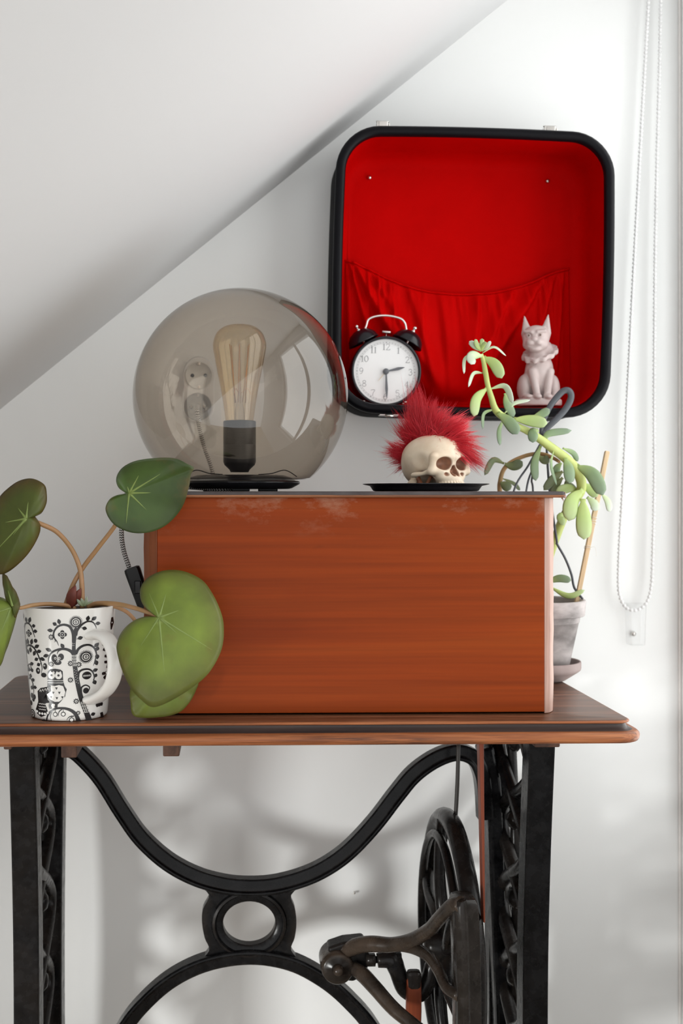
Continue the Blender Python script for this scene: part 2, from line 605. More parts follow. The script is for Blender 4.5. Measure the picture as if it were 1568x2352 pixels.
# top board
rings = [rr_ring(.0145, TABLE_Z - .0035, .030), rr_ring(.0135, TABLE_Z - .0018, .030), rr_ring(.0142, TABLE_Z - .0004, .030), rr_ring(.0165, TABLE_Z, .030)]
V, Fc = loft(rings, (True, True))
ttop = obj('tabletop', V, Fc, M['top_wood'], tbl); flat_shade(ttop, 50)
V, Fc = loft([rr_ring(o, TABLE_Z + z, .030) for o, z in ((.0150, -.0040), (.0126, -.0036), (.0118, -.0024), (.0124, -.0012), (.0140, -.0006))], (True, True))
obj('worn_lip', V, Fc, M['nose_wood'], ttop)
# cove under the lip, then the round nose
cv = [(.0150, -.0030), (.0160, -.0045), (.0160, -.0060), (.0150, -.0080), (.0125, -.0102), (.0085, -.0118), (.0052, -.0124)]
V, Fc = loft([rr_ring(o, TABLE_Z + z, .030) for o, z in cv], (True, True))
obj('cove_moulding', V, Fc, M['cove_wood'], ttop)
ns = [(.0056, -.0118), (.0030, -.0128), (.0010, -.0150), (.0, -.0180), (.0007, -.0210), (.0024, -.0236), (.0050, -.0247), (.012, -.0247)]
V, Fc = loft([rr_ring(o, TABLE_Z + z, .030) for o, z in ns], (True, True))
obj('rounded_edge', V, Fc, M['nose_wood'], ttop)
ZB = TABLE_Z - .0247
# drawer runners and blocks under the top
for (px0, px1, py1, y0, y1) in ((374, 412, 1738, 1.36, 1.52), (140, 176, 1741, 1.335, 1.50), (1228, 1286, 1717, 1.34, 1.44), (8, 26, 1722, 1.33, 1.42)):
    a, b = at(px0, py1, y0), at(px1, py1, y0)
    m = MB()
    m.box(((a.x + b.x) / 2, (y0 + y1) / 2, (a.z + ZB) / 2), (b.x - a.x, y1 - y0, ZB - a.z))
    o = m.build('under_block', M['under_wood'], tbl, smooth=False); bevel(o, .0015)

# --- side frames: two bowed posts and a lattice of crossing strands between them
def side_frame(xc, sgn):
    root = empty('side_frame', (xc, 1.49, 0))
    root.parent = tbl; root.matrix_parent_inverse = mworld(tbl).inverted()
    zt = ZB
    def fy(z):                                   # front post
        t = (z - .0) / zt
        return 1.376 + .034 * math.sin(math.pi * min(1, max(0, t)) ** 1.0) - .05 * max(0, .12 - t) * 4
    def ry(z):
        t = z / zt
        return 1.622 - .030 * math.sin(math.pi * min(1, max(0, t))) + .05 * max(0, .12 - t) * 4
    zs = np.linspace(0.004, zt, 40)
    for fn in (fy, ry):
        # channel section: web with two ribs
        prof = [(-.0155, -.0165), (-.0155, .0165), (.0155, .0165), (.0155, .009), (.007, .006), (.007, -.006), (.0155, -.009), (.0155, -.0165)]
        rings = [[(xc - sgn * p[0], fn(z) + p[1], z) for p in prof] for z in zs]
        V, Fc = loft(rings, (True, True))
        o = obj('post', V, Fc, M['iron'], root, smooth=False); bevel(o, .0022, 2)
    # long inner rib on each frame
    for k, off in ((0, .055), (1, -.05)):
        pts = [(xc - sgn * .012, (fy(z) if k == 0 else ry(z)) + off + .008 * math.sin(z * 9), z) for z in np.linspace(.06, zt, 24)]
        tubeobj('rib', pts, .0065, M['iron'], root, 8)
    # crossing strands
    for ph in (0, math.pi):
        pts = []
        for z in np.linspace(.07, zt, 90):
            a, b = fy(z) + .02, ry(z) - .02
            u = .5 + .44 * math.sin(2 * math.pi * z / .205 + ph)
            pts.append((xc + sgn * .001 * math.cos(ph), a + (b - a) * u, z))
        tubeobj('lattice_strand', pts, .0095, M['iron'], root, 8, flat=1.0)
    # leaf-like bosses where the strands cross
    for i in range(7):
        z = .07 + i * .1025
        y = (fy(z) + ry(z)) / 2
        v, f = lathe([(.0002, -.010), (.008, -.0085), (.013, -.003), (.014, .003), (.008, .0085), (.0002, .010)], 14, (xc, y, z), 'X')
        obj('boss', v, f, M['iron'], root)
    # top and bottom rails
    boxobj('top_rail', (xc, 1.497, zt - .008), (.034, .27, .016), M['iron'], root, .002)
    boxobj('foot_rail', (xc, 1.497, .055), (.026, .26, .022), M['iron'], root, .004)
side_frame(-.246, 1)
side_frame(.370, -1)

# --- crossed brace at the back
BY = 1.555
br = empty('cross_brace', (.06, BY, .4)); br.parent = tbl; br.matrix_parent_inverse = mworld(tbl).inverted()
sec = [(-.0105, -.012), (-.0085, -.014), (-.0055, -.014), (-.0040, -.0095), (.0085, -.0085), (.0105, -.007), (.0105, .012), (.008, .014), (-.008, .014), (-.0105, .012)]
up = [(150, 1712), (182, 1730), (232, 1784), (280, 1860), (325, 1923), (385, 1977), (450, 2012), (515, 2030), (575, 2035), (635, 2030), (700, 2012), (755, 1985), (805, 1947), (860, 1888), (910, 1823), (950, 1776), (1000, 1741), (1048, 1726), (1084, 1738), (1102, 1768), (1110, 1810), (1114, 1880)]
pts = spline([at(x, y, BY) for x, y in up], 6)
V, Fc = sweep_planar(pts, sec)
bevel(obj('upper_arch', V, Fc, M['iron'], br, smooth=False), .0018, 2, 25)
lo_ = [(218, 2760), (214, 2600), (235, 2470), (285, 2362), (335, 2298), (400, 2244), (480, 2208), (575, 2194), (665, 2208), (740, 2246), (800, 2296), (855, 2362), (905, 2470), (930, 2600), (930, 2760)]
sec2 = [(p[0] * -1, p[1]) for p in sec][::-1]
pts = spline([at(x, y, BY) for x, y in lo_], 6)
V, Fc = sweep_planar(pts, sec2)
bevel(obj('lower_arch', V, Fc, M['iron'], br, smooth=False), .0018, 2, 25)
# ring plate between the arches
outer = [(680, 2118), (676, 2150), (668, 2178), (690, 2212), (640, 2206), (575, 2200), (510, 2206), (452, 2214), (480, 2180), (470, 2150), (464, 2115), (466, 2085), (480, 2052), (452, 2024), (510, 2036), (575, 2042), (640, 2036), (700, 2022), (668, 2052), (677, 2085)]
outer = outer[::-1]
op = spline([at(x, y, BY) for x, y in outer], 4, closed=True)
c = at(572, 2118, BY)
def ell(rx, ry, dy, n=len(op)):
    res = []
    for p in op:
        a = math.atan2((p.z - c.z) / ry, (p.x - c.x) / rx)
        res.append(Vector((c.x + rx * math.cos(a), BY + dy, c.z + ry * math.sin(a))))
    return res
q = sz(1, BY)
rings = [[p + Vector((0, .010, 0)) for p in op], [p + Vector((0, -.006, 0)) for p in op],
         ell(q * 87, q * 78, -.006), ell(q * 84, q * 75, -.0105), ell(q * 79, q * 70, -.0115), ell(q * 75, q * 66, -.0075),
         ell(q * 64, q * 54, -.0065), ell(q * 60, q * 50, -.004), ell(q * 60, q * 50, .010), [p + Vector((0, .010, 0)) for p in op]]
V, Fc = loft(rings)
o = obj('ring_plate', V, Fc, M['iron'], br); flat_shade(o, 40)

# --- right-hand flange of the brace
pts = spline([at(x, y, 1.57) for x, y in [(1112, 1712), (1118, 1745), (1128, 1790), (1133, 1900), (1138, 2050), (1144, 2200), (1150, 2400), (1152, 2700)]], 6)
V, Fc = sweep_planar(pts, [(-.008, -.02), (.008, -.02), (.010, -.012), (.010, .02), (-.010, .02), (-.010, -.012)])
o = obj('brace_flange', V, Fc, M['iron'], br, smooth=False); bevel(o, .003, 2, 25)

# --- hub, arms and dress guard
dg = empty('dress_guard', at(772, 2210, 1.48)); dg.parent = tbl; dg.matrix_parent_inverse = mworld(tbl).inverted()
hc = at(772, 2210, 1.522)
prof = [(.0001, -.030), (.006, -.0298), (.0075, -.027), (.0085, -.0245), (.018, -.0245), (.0205, -.022), (.0215, -.016), (.0215, .022), (.0001, .022)]
latheobj('hub', prof, M['iron_worn'], dg, 36, hc, 'Y')
v, f = lathe([(.0001, -.0345), (.004, -.034), (.0062, -.031), (.0068, -.027)], 20, hc, 'Y')
obj('hub_bolt', v, f, M['iron_worn'], dg)
# web plate between hub and the arms
web = [at(x, y, 1.508) for x, y in [(752, 2178), (790, 2165), (838, 2160), (850, 2200), (842, 2238), (812, 2256), (775, 2252)]]
V, Fc = loft([[p + Vector((0, d, 0)) for p in web] for d in (0, .03)], (True, True))
o = obj('web_plate', V, Fc, M['iron'], dg, smooth=False); bevel(o, .004, 3)
up_arm = [at(786, 2192, 1.515), at(815, 2174, 1.500), at(852, 2168, 1.480), at(900, 2170, 1.46), at(945, 2160, 1.435), at(985, 2136, 1.40), at(1012, 2106, 1.365), at(1040, 2080, 1.335), at(1060, 2078, 1.322)]
tubeobj('guard_arm', spline(up_arm, 6), [.008, .0105, .0105, .0095, .009, .0085, .0085, .009, .010], M['iron_worn'], dg, 12)
br2 = [at(905, 2172, 1.46), at(950, 2178, 1.44), at(985, 2198, 1.41), at(1008, 2232, 1.375), at(1025, 2268, 1.345), at(1056, 2288, 1.324)]
tubeobj('guard_arm', spline(br2, 6), [.006, .0075, .0075, .007, .0065, .007], M['iron_worn'], dg, 12)
low = [at(800, 2215, 1.515), at(830, 2236, 1.495), at(862, 2270, 1.475), at(905, 2318, 1.45), at(960, 2362, 1.42), at(1010, 2400, 1.38), at(1060, 2440, 1.33)]
tubeobj('guard_arm', spline(low, 6), [.008, .010, .0095, .009, .008, .008, .008], M['iron_worn'], dg, 12)
# the guard itself: a ribbed upright plate bowed round the wheel
rings = []
GP = [(2066, 1058, 1084), (2070, 1046, 1094), (2082, 1042, 1100), (2110, 1043, 1104), (2180, 1046, 1107), (2280, 1049, 1109), (2400, 1050, 1110), (2560, 1050, 1110), (2800, 1052, 1108)]
for i, (y, x0, x1) in enumerate(GP):
    yy = 1.318 + .012 * (i / 8 - .5) ** 2
    a, b = at(x0, y, yy), at(x1, y, yy)
    w_ = (b.x - a.x)
    ring = []
    for t, d in ((0, .008), (.04, .001), (.22, -.004), (.42, -.004), (.5, 0.0), (.96, .004), (1, .010), (1, .030), (0, .030)):
        ring.append(Vector((a.x + w_ * t, yy + d, a.z)))
    rings.append(ring)
V, Fc = loft(rings, (True, True))
o = obj('guard_plate', V, Fc, M['iron_worn'], dg); bevel(o, .003, 3, 30); 

# --- flywheel
WX, WY_, WZ_, WR = .287, 1.505, .4165, .1630
fwh = empty('flywheel', (WX, WY_, WZ_)); fwh.parent = tbl; fwh.matrix_parent_inverse = mworld(tbl).inverted()
def wp(r, a, dx=0):
    return Vector((WX + dx, WY_ + r * math.cos(a), WZ_ + r * math.sin(a)))
ring = [wp(WR, 2 * math.pi * k / 64) for k in range(64)]
v, f, _ = tube(ring, .0125, 12, closed=True, up=(1, 0, 0))
obj('rim', v, f, M['iron'], fwh)
ring = [wp(WR - .022, 2 * math.pi * k / 64, -.014) for k in range(64)]
v, f, _ = tube(ring, .006, 10, closed=True, up=(1, 0, 0))
obj('belt_groove', v, f, M['iron'], fwh)
for k in range(6):
    a = math.radians(20 + 60 * k)
    pts = spline([wp(.015, a + .5, -.005), wp(.055, a + .28, -.012), wp(.10, a + .05, -.012), wp(WR - .004, a - .02, -.004)], 5)
    tubeobj('spoke', pts, [.011, .0085, .0075, .009], M['iron'], fwh, 10)
latheobj('wheel_hub', [(.0001, -.035), (.014, -.034), (.018, -.026), (.022, -.010), (.022, .012), (.012, .026), (.0001, .027)], M['iron'], fwh, 24, (WX, WY_, WZ_), 'X')
# crank shaft and pitman
cp = [at(866, 2206, 1.50), at(898, 2204, 1.50), at(912, 2230, 1.50), at(928, 2270, 1.50), at(950, 2282, 1.50), at(968, 2278, 1.50), at(985, 2248, 1.50), at(1000, 2208, 1.50), at(1050, 2196, 1.505)]
tubeobj('crank_shaft', spline(cp, 5), [.009, .013, .011, .011, .011, .011, .011, .010, .012], M['iron'], fwh, 12)
pa = at(868, 2204, 1.50)
latheobj('shaft_nut', [(.0001, -.016), (.0085, -.015), (.0085, -.004), (.0045, -.003), (.0045, .008), (.0105, .009), (.0105, .030), (.0001, .031)], M['iron'], fwh, 6, pa, 'X')
pt_, pb_ = at(950, 2236, 1.488), at(946, 2700, 1.48)
rings = []
for t in np.linspace(0, 1, 12):
    p = pt_.lerp(pb_, t)
    w_ = .0088 + .0012 * math.sin(math.pi * min(1, t * 3))
    rings.append([p + Vector((w_ * a, .006 * b, 0)) for a, b in ((-1, -1), (1, -1), (1, 1), (-1, 1))])
V, Fc = loft(rings, (True, True))
o = obj('pitman_rod', V, Fc, M['red_wood'], tbl, smooth=False); bevel(o, .003, 3)
pc = at(950, 2238, 1.488)
o2 = boxobj('rod_cap', (pc.x, pc.y, pc.z - .006), (.0185, .016, .024), M['iron'], o, .005)
# drive belt
bt = [at(1053, 1700, 1.505), at(1050, 1800, 1.505), at(1045, 1890, 1.505)]
M['leather'] = plain('dark_leather', (.022, .018, .015), .55)
tubeobj('drive_belt', spline(bt, 4), .0027, M['leather'], tbl, 8)
# thin red-stained board edge-on beside the wheel
a, b = at(1100, 1712, 1.345), at(1111, 1712, 1.345)
a2, b2 = at(1110, 2120, 1.345), at(1114, 2120, 1.345)
V = []
for (p, q_) in ((a, b), (a2, b2)):
    zz = ZB if p is a else p.z
    V += [(p.x, 1.345, zz), (q_.x, 1.345, zz), (q_.x, 1.360, zz), (p.x, 1.360, zz)]
o = obj('thin_board', V, [(0, 1, 2, 3), (7, 6, 5, 4), (0, 4, 5, 1), (1, 5, 6, 2), (2, 6, 7, 3), (3, 7, 4, 0)], M['red_wood'], tbl, smooth=False); bevel(o, .0008)
# ------------------------------------------------------------------ wooden machine case
M['case_wood'] = wood('orange_case_wood', ((.205, .029, .0026), (.250, .038, .0034), (.295, .052, .0052)), 'X', .62, .40, .42, .12, spec=.12)
# dusty scuffs along the upper edge of the front and a few dark knots
nt = M['case_wood'].node_tree
bs_ = nt.nodes['Principled BSDF']
src = bs_.inputs['Base Color'].links[0].from_socket
sp_ = nd(nt, 'ShaderNodeSeparateXYZ')
nt.links.new(coords(nt), sp_.inputs[0])
top_ = nd(nt, 'ShaderNodeMapRange'); top_.inputs[1].default_value = .955; top_.inputs[2].default_value = 1.000
nt.links.new(sp_.outputs[2], top_.inputs[0])
pat = ramp(nt, noise(nt, coords(nt, (9, 1, 16)), 1.6, 6, .7), [(.54, (0, 0, 0)), (.70, (1, 1, 1))])
mu_ = nd(nt, 'ShaderNodeMath', operation='MULTIPLY'); nt.links.new(top_.outputs[0], mu_.inputs[0]); nt.links.new(pat, mu_.inputs[1])
mu2 = nd(nt, 'ShaderNodeMath', operation='MULTIPLY'); mu2.inputs[1].default_value = .34; nt.links.new(mu_.outputs[0], mu2.inputs[0])
c1_ = mixc(nt, mu2.outputs[0], src, (.50, .34, .24))
kn = ramp(nt, noise(nt, coords(nt, (14, 1, 26)), 1.0, 2, .5), [(.72, (0, 0, 0)), (.80, (.7, .7, .7))])
nt.links.new(mixc(nt, kn, c1_, (.10, .018, .004)), bs_.inputs['Base Color'])
M['case_edge'] = wood('case_corner_wood', ((.16, .042, .012), (.22, .062, .020), (.28, .085, .03)), 'Z', 1.0, .42, .4, .2)
M['glare_worn_edge'] = wood('scuffed_glare_wood', ((.30, .16, .12), (.42, .26, .21), (.55, .38, .32)), 'Z', 1.4, .36, .5, .5)  # scuffed wood, its colour made paler to paint in glare from the window
M['lid_wood'] = wood('lid_edge_wood', ((.10, .04, .022), (.26, .10, .045), (.40, .17, .08)), 'X', 2.5, .4, .5, .3, wear=(.10, .055, .045))
M['lid_top'] = plain('dusty_lid_top', (.075, .064, .064), .5, col2=(.04, .030, .030), nscale=40)
BYF, BYB = 1.343, 1.535
x0, x1 = at(328, 1400, BYF).x, at(1279, 1640, BYF).x
ZT0 = TABLE_Z + .0005
ZT1 = at(900, 1143, BYF).z                    # underside of the lid
case = tag(empty('sewing_machine_case', ((x0 + x1) / 2, (BYF + BYB) / 2, ZT0)), 'orange-brown wooden sewing machine case standing on the treadle table', 'case')
ch_l, ch_r = .0165, .0150
zb = ZT0
# body: four panels and four corner posts
xl, xr = x0 + ch_l, x1 - ch_r
zc, hz = (zb + ZT1) / 2, (ZT1 - zb)
o = boxobj('front_panel', ((xl + xr) / 2, BYF + .006, zc + .001), (xr - xl, .012, hz - .002), M['case_wood'], case, .0006)
boxobj('back_panel', ((xl + xr) / 2, BYB - .006, zc), (xr - xl, .012, hz), M['case_wood'], case)
boxobj('side_panel', (x0 + .006, (BYF + BYB) / 2, zc), (.012, BYB - BYF - .034, hz), M['case_wood'], case)
boxobj('side_panel', (x1 - .006, (BYF + BYB) / 2, zc), (.012, BYB - BYF - .034, hz), M['case_wood'], case)
def corner(xin, xout, yf, yb_, mat):
    """bevelled corner post; yf: the face it shows to the front or back"""
    d = 1 if yb_ > yf else -1
    xm = xin + (xout - xin) * .52
    pl = [(xin, yf), (xm, yf + d * .0035), (xout, yf + d * .0150), (xout, yf + d * .019), (xin, yf + d * .019)]
    rings = []
    for z in np.linspace(zb, ZT1, 14):
        k = .0004 * math.sin(z * 190) + .0003 * math.sin(z * 71)
        if z < zb + .006:
            k += .0012
        rings.append([(x + (k if i in (1, 2) else 0) * (-1 if xout > xin else 1), y, z) for i, (x, y) in enumerate(pl)])
    V, Fc = loft(rings, (True, True))
    o = obj('corner_post', V, Fc, mat, case, smooth=False)
    bm = bmesh.new(); bm.from_mesh(o.data); bmesh.ops.recalc_face_normals(bm, faces=bm.faces[:]); bm.to_mesh(o.data); bm.free()
    bevel(o, .0009, 2, 15)
    return o
corner(xl, x0, BYF, BYB, M['case_edge'])
c_ = corner(xr, x1, BYF, BYB, M['glare_worn_edge']); c_['label'] = 'scuffed corner strip with window glare painted in pale'
corner(xl, x0, BYB, BYF, M['case_edge'])
corner(xr, x1, BYB, BYF, M['case_edge'])
boxobj('bottom_board', ((x0 + x1) / 2, (BYF + BYB) / 2, zb + .004), (x1 - x0 - .03, BYB - BYF - .03, .006), M['under_wood'], case)
# lid board with rounded lip
LZ = at(900, 1128.5, BYF - .01).z
lx0, lx1 = at(306, 1135, BYF).x, at(1296, 1135, BYF).x
ly0, ly1 = BYF - .011, BYB + .008
def lring(off, z, r=.006):
    hw, hh = (lx1 - lx0) / 2 - off, (ly1 - ly0) / 2 - off
    return [((lx0 + lx1) / 2 + p[0], (ly0 + ly1) / 2 + p[1], z) for p in round_rect(hw, hh, max(.001, r - off), 5)]
th = LZ - ZT1
lid = empty('lid', ((lx0 + lx1) / 2, (ly0 + ly1) / 2, ZT1)); lid.parent = case; lid.matrix_parent_inverse = mworld(case).inverted()
V, Fc = loft([lring(.006, ZT1), lring(.002, ZT1), lring(.0004, ZT1 + th * .18), lring(0, ZT1 + th * .34), lring(.0006, ZT1 + th * .46)], (True, True))
obj('lid_edge', V, Fc, M['lid_wood'], lid)
V, Fc = loft([lring(.0002, ZT1 + th * .44), lring(.0008, ZT1 + th * .80), lring(.0030, ZT1 + th)], (True, True))
o = obj('lid_board', V, Fc, M['lid_top'], lid); flat_shade(o, 60)
# splintered right-hand lip
for i in range(9):
    a = Vector((lx1 - .0015 + random.uniform(-.004, .0005), ly0 + random.uniform(.001, .006), ZT1 + random.uniform(-.0005, th * .8)))
    b = a + Vector((random.uniform(-.001, .0035), random.uniform(-.003, .001), random.uniform(-.0045, .0005)))
    tubeobj('splinter', [a, (a + b) / 2 + Vector((.0006, 0, 0)), b], [.0010, .0007, .0002], M['glare_worn_edge'], lid, 5)
LIDZ = LZ

# ------------------------------------------------------------------ smoked globe lamp
M['smoke'] = thin_glass('smoked_glass', (.78, .73, .67), (.42, .37, .32), 1.5, 1.55)
M['amber'] = thin_glass('amber_bulb_glass', (.96, .88, .72), (.78, .58, .32), 2.0, 1.5)
M['clear'] = thin_glass('clear_glass', (.97, .96, .94), (.85, .82, .78), 1.0, 1.5)
M['filament'] = plain('filament', (.55, .30, .12), .4, .6)
LY = 1.452
lc = at(552, 911, LY)
GR = sz(248.5, LY) * .992
lamp = tag(empty('table_lamp', (lc.x, LY, LIDZ)), 'smoky glass globe table lamp with long amber filament bulb on the wooden case', 'lamp')
cutz = at(552, 1098, LY).z
a0 = math.asin((cutz - lc.z) / GR)
prof = []
for k in range(49):
    a = a0 + (math.pi / 2 - .0005 - a0) * k / 48
    prof.append((GR * math.cos(a), GR * math.sin(a)))
rim_r = prof[0][0]
prof = [(rim_r - .016, prof[0][1] - .0022), (rim_r - .007, prof[0][1] - .0022), (rim_r - .002, prof[0][1] - .0005)] + prof
latheobj('globe_shade', prof, M['smoke'], lamp, 96, lc)
# base: black dish with chamfered under-edge, standing on feet
bz = LIDZ + .0035
BR = sz(137, LY)
latheobj('base', [(.0001, bz), (BR - .014, bz), (BR - .010, bz + .001), (BR - .0005, bz + .0062), (BR, bz + .0080), (BR - .001, bz + .0095), (BR - .006, bz + .0105), (BR - .012, bz + .0145), (BR - .020, bz + .0170), (.0001, bz + .0175)], M['black_gloss'], lamp, 64, (lc.x, LY, 0))
for a in (25, 90, 155, 215, 270, 325):
    a = math.radians(a)
    boxobj('foot', (lc.x + (BR - .035) * math.cos(a), LY + (BR - .035) * math.sin(a), LIDZ + .0022), (.022, .016, .0040), M['black_plastic'], lamp, .001)
# wire clips that hold the globe
for s in (-1, 1):
    pts = spline([(lc.x + s * .022, LY - .02, bz + .0178), (lc.x + s * .038, LY - .02, bz + .019), (lc.x + s * .052, LY - .02, bz + .0230), (lc.x + s * .060, LY - .02, bz + .0215), (lc.x + s * .070, LY - .02, bz + .0150)], 5)
    tubeobj('wire_clip', pts, .0007, M['black_plastic'], lamp, 6)
# socket
sx_ = at(550, 1000, LY).x
s0, s1 = at(550, 1079, LY).z, at(550, 967, LY).z
SR = sz(37.5, LY)
sk = latheobj('socket', [(.0001, s0 - .003), (SR * .55, s0 - .003), (SR * .62, s0), (SR * .93, s0 + .006), (SR, s0 + .010), (SR, s0 + .031), (SR * .985, s0 + .0315), (SR, s0 + .032), (SR, s1 - .001), (SR * .97, s1), (SR * .82, s1), (SR * .80, s1 - .012), (.0001, s1 - .012)], M['black_plastic'], lamp, 40, (sx_, LY, 0))
# bulb
bulb = empty('bulb', (sx_, LY, s1)); bulb.parent = lamp; bulb.matrix_parent_inverse = mworld(lamp).inverted()
q = sz(1, LY)
bp = [(30, 975), (33, 960), (37, 930), (44, 890), (52, 850), (58, 818), (61.5, 797), (59.5, 780), (53, 765), (43, 755), (30, 748.5), (15, 745.5), (.2, 745)]
bpz = spline([(r * q, 0, at(550, y, LY).z) for r, y in bp], 4)
V, Fc = lathe([(p.x, p.z) for p in bpz], 48, (sx_, LY, 0))
obj('bulb_glass', V, Fc, M['amber'], bulb)
st = [(13, 975), (12, 950), (8, 930), (4.5, 905), (3.5, 860), (3.5, 800), (4.5, 790), (.1, 787)]
V, Fc = lathe([(r * q, at(550, y, LY).z) for r, y in st], 20, (sx_, LY, 0))
obj('glass_stem', V, Fc, M['clear'], bulb)
zt_, zb_ = at(550, 792, LY).z, at(550, 925, LY).z
for k in range(6):
    a = math.pi * 2 * k / 6 + .3
    r0, r1 = q * (9 if k % 2 else 14), q * (26 if k % 2 else 22)
    pts = [(sx_ + r0 * math.cos(a), LY + r0 * math.sin(a), zb_), (sx_ + r1 * math.cos(a + .2), LY + r1 * math.sin(a + .2), zt_)]
    tubeobj('filament', pts, .00055, M['filament'], bulb, 6)
for k in range(3):
    a = math.pi * 2 * k / 3
    pts = spline([(sx_ + q * 3 * math.cos(a), LY + q * 3 * math.sin(a), zb_ + .012), (sx_ + q * 18 * math.cos(a), LY + q * 18 * math.sin(a), zb_ + .018), (sx_ + q * 26 * math.cos(a), LY + q * 26 * math.sin(a), zb_ + .010)], 5)
    tubeobj('support_wire', pts, .00035, M['filament'], bulb, 5)

# cord: braided black and white, with an in-line switch and a clear plug
m, nt, bs = new_mat('braided_cord')
tc = nd(nt, 'ShaderNodeTexCoord'); sp = nd(nt, 'ShaderNodeSeparateXYZ'); nt.links.new(tc.outputs['UV'], sp.inputs[0])
def mth(op, a, b=None):
    n = nd(nt, 'ShaderNodeMath', operation=op)
    for i, v in enumerate((a, b)):
        if v is None: continue
        if isinstance(v, (int, float)): n.inputs[i].default_value = v
        else: nt.links.new(v, n.inputs[i])
    return n.outputs[0]
zig = mth('PINGPONG', mth('MULTIPLY', sp.outputs[0], 6.0), .5)
ph = mth('FRACT', mth('ADD', mth('MULTIPLY', sp.outputs[1], 330.0), zig))
nt.links.new(mixc(nt, mth('GREATER_THAN', ph, .5), (.018, .018, .018), (.72, .70, .68)), bs.inputs['Base Color'])
bs.inputs['Roughness'].default_value = .8
M['cord'] = m
cr = .0030
cord1 = [Vector((lc.x - .010, LY - .030, LIDZ + .0032)), Vector((lc.x - .03, LY - .035, LIDZ + .0032)), at(420, 1118, 1.44), at(345, 1121, 1.45), at(302, 1123, 1.45), at(284, 1150, 1.45), at(280, 1190, 1.45), at(279, 1230, 1.45), at(284, 1265, 1.45), at(296, 1303, 1.445)]
v, f, u = tube(spline(cord1, 8), cr, 12)
obj('cord', v, f, M['cord'], lamp, uvs=u)
sw0, sw1 = at(302, 1303, 1.44), at(336, 1402, 1.44)
ax = (sw1 - sw0).normalized(); side = Vector((ax.z, 0, -ax.x))
rings = []
for t, w_ in ((0, .007), (.02, .0092), (.08, .0098), (.5, .0092), (.92, .0085), (1, .006)):
    c0 = sw0.lerp(sw1, t)
    rings.append([c0 + side * (w_ * a) + Vector((0, .008 * b, 0)) for a, b in ((-1, -.7), (-.7, -1), (.7, -1), (1, -.7), (1, .7), (.7, 1), (-.7, 1), (-1, .7))])
V, Fc = loft(rings, (True, True))
sw = obj('cord_switch', V, Fc, M['black_plastic'], lamp); flat_shade(sw, 40)
cm_ = sw0.lerp(sw1, .45)
boxobj('rocker', (cm_.x, cm_.y - .0085, cm_.z), (.008, .004, .016), M['black_gloss'], sw, .001)
plug_p = at(455, 936, WALL_Y)
cord2 = [sw1 + ax * -.002, at(345, 1430, 1.47), at(352, 1480, 1.52), at(372, 1530, 1.575), at(430, 1556, 1.62), at(490, 1540, 1.65), at(520, 1400, 1.672), at(508, 1200, 1.672), at(488, 1085, 1.672), at(470, 1030, 1.67), at(458, 985, 1.662), at(453, 948, 1.652), plug_p + Vector((0, -.035, 0))]
v, f, u = tube(spline(cord2, 8), cr, 12)
obj('cord', v, f, M['cord'], lamp, uvs=u)
M['clear_plug'] = thin_glass('clear_plug', (.70, .70, .70), (.35, .35, .36), 2.0, 1.5, .05)
pl = latheobj('plug', [(.0001, -.036), (.006, -.0355), (.012, -.033), (.0195, -.024), (.0205, -.014), (.0205, -.009), (.0001, -.009)], M['clear_plug'], lamp, 32, plug_p, 'Y')
for s in (-1, 1):
    boxobj('plug_contact', (plug_p.x + s * .0095, plug_p.y - .017, plug_p.z), (.004, .012, .004), M['chrome'], pl, .0008)

# ------------------------------------------------------------------ double wall socket behind the globe
op_ = tag(empty('wall_socket', at(456, 950, WALL_Y)), 'white double wall socket seen through the smoked globe', 'socket')
q = sz(1, WALL_Y)
ca, cb = at(457, 864, WALL_Y), at(455, 936, WALL_Y)
# plate: two round lobes run together
out = []
n = 40
for k in range(n + 1):
    a = math.radians(-18 + 216 * k / n)
    out.append((ca.x + q * 37 * math.cos(a), ca.z + q * 44 * math.sin(a)))
for k in range(n + 1):
    a = math.radians(180 - 10 + 200 * k / n)
    out.append((cb.x + q * 36 * math.cos(a), cb.z + q * 36 * math.sin(a)))
rings = [[(x, WALL_Y, z) for x, z in out], [(x, WALL_Y - .007, z) for x, z in out]]
cc = at(456, 900, WALL_Y)
rings.append([(cc.x + (x - cc.x) * .95, WALL_Y - .0095, cc.z + (z - cc.z) * .965) for x, z in out])
V, Fc = loft(rings, (False, True))
o = obj('socket_plate', V, Fc, M['white'], op_); flat_shade(o, 45)
M['off_white'] = plain('off_white_plastic', (.70, .69, .66), .35)
M['hole'] = plain('dark_hole', (.03, .03, .03), .8)
for c0 in (ca, cb):
    ins = latheobj('socket_insert', [(.0205, -.0102), (.0200, -.0112), (.0188, -.0112), (.0182, -.0098), (.0001, -.0098)], M['off_white'], op_, 36, c0, 'Y')
    for s in (-1, 1):
        latheobj('pin_hole', [(.0001, -.0102), (.0027, -.0102), (.0028, -.0098)], M['hole'], ins, 14, c0 + Vector((s * .0095, 0, 0)), 'Y')
        boxobj('earth_clip', (c0.x, c0.y - .0105, c0.z + s * .0172), (.004, .002, .005), M['chrome'], ins, .0005)
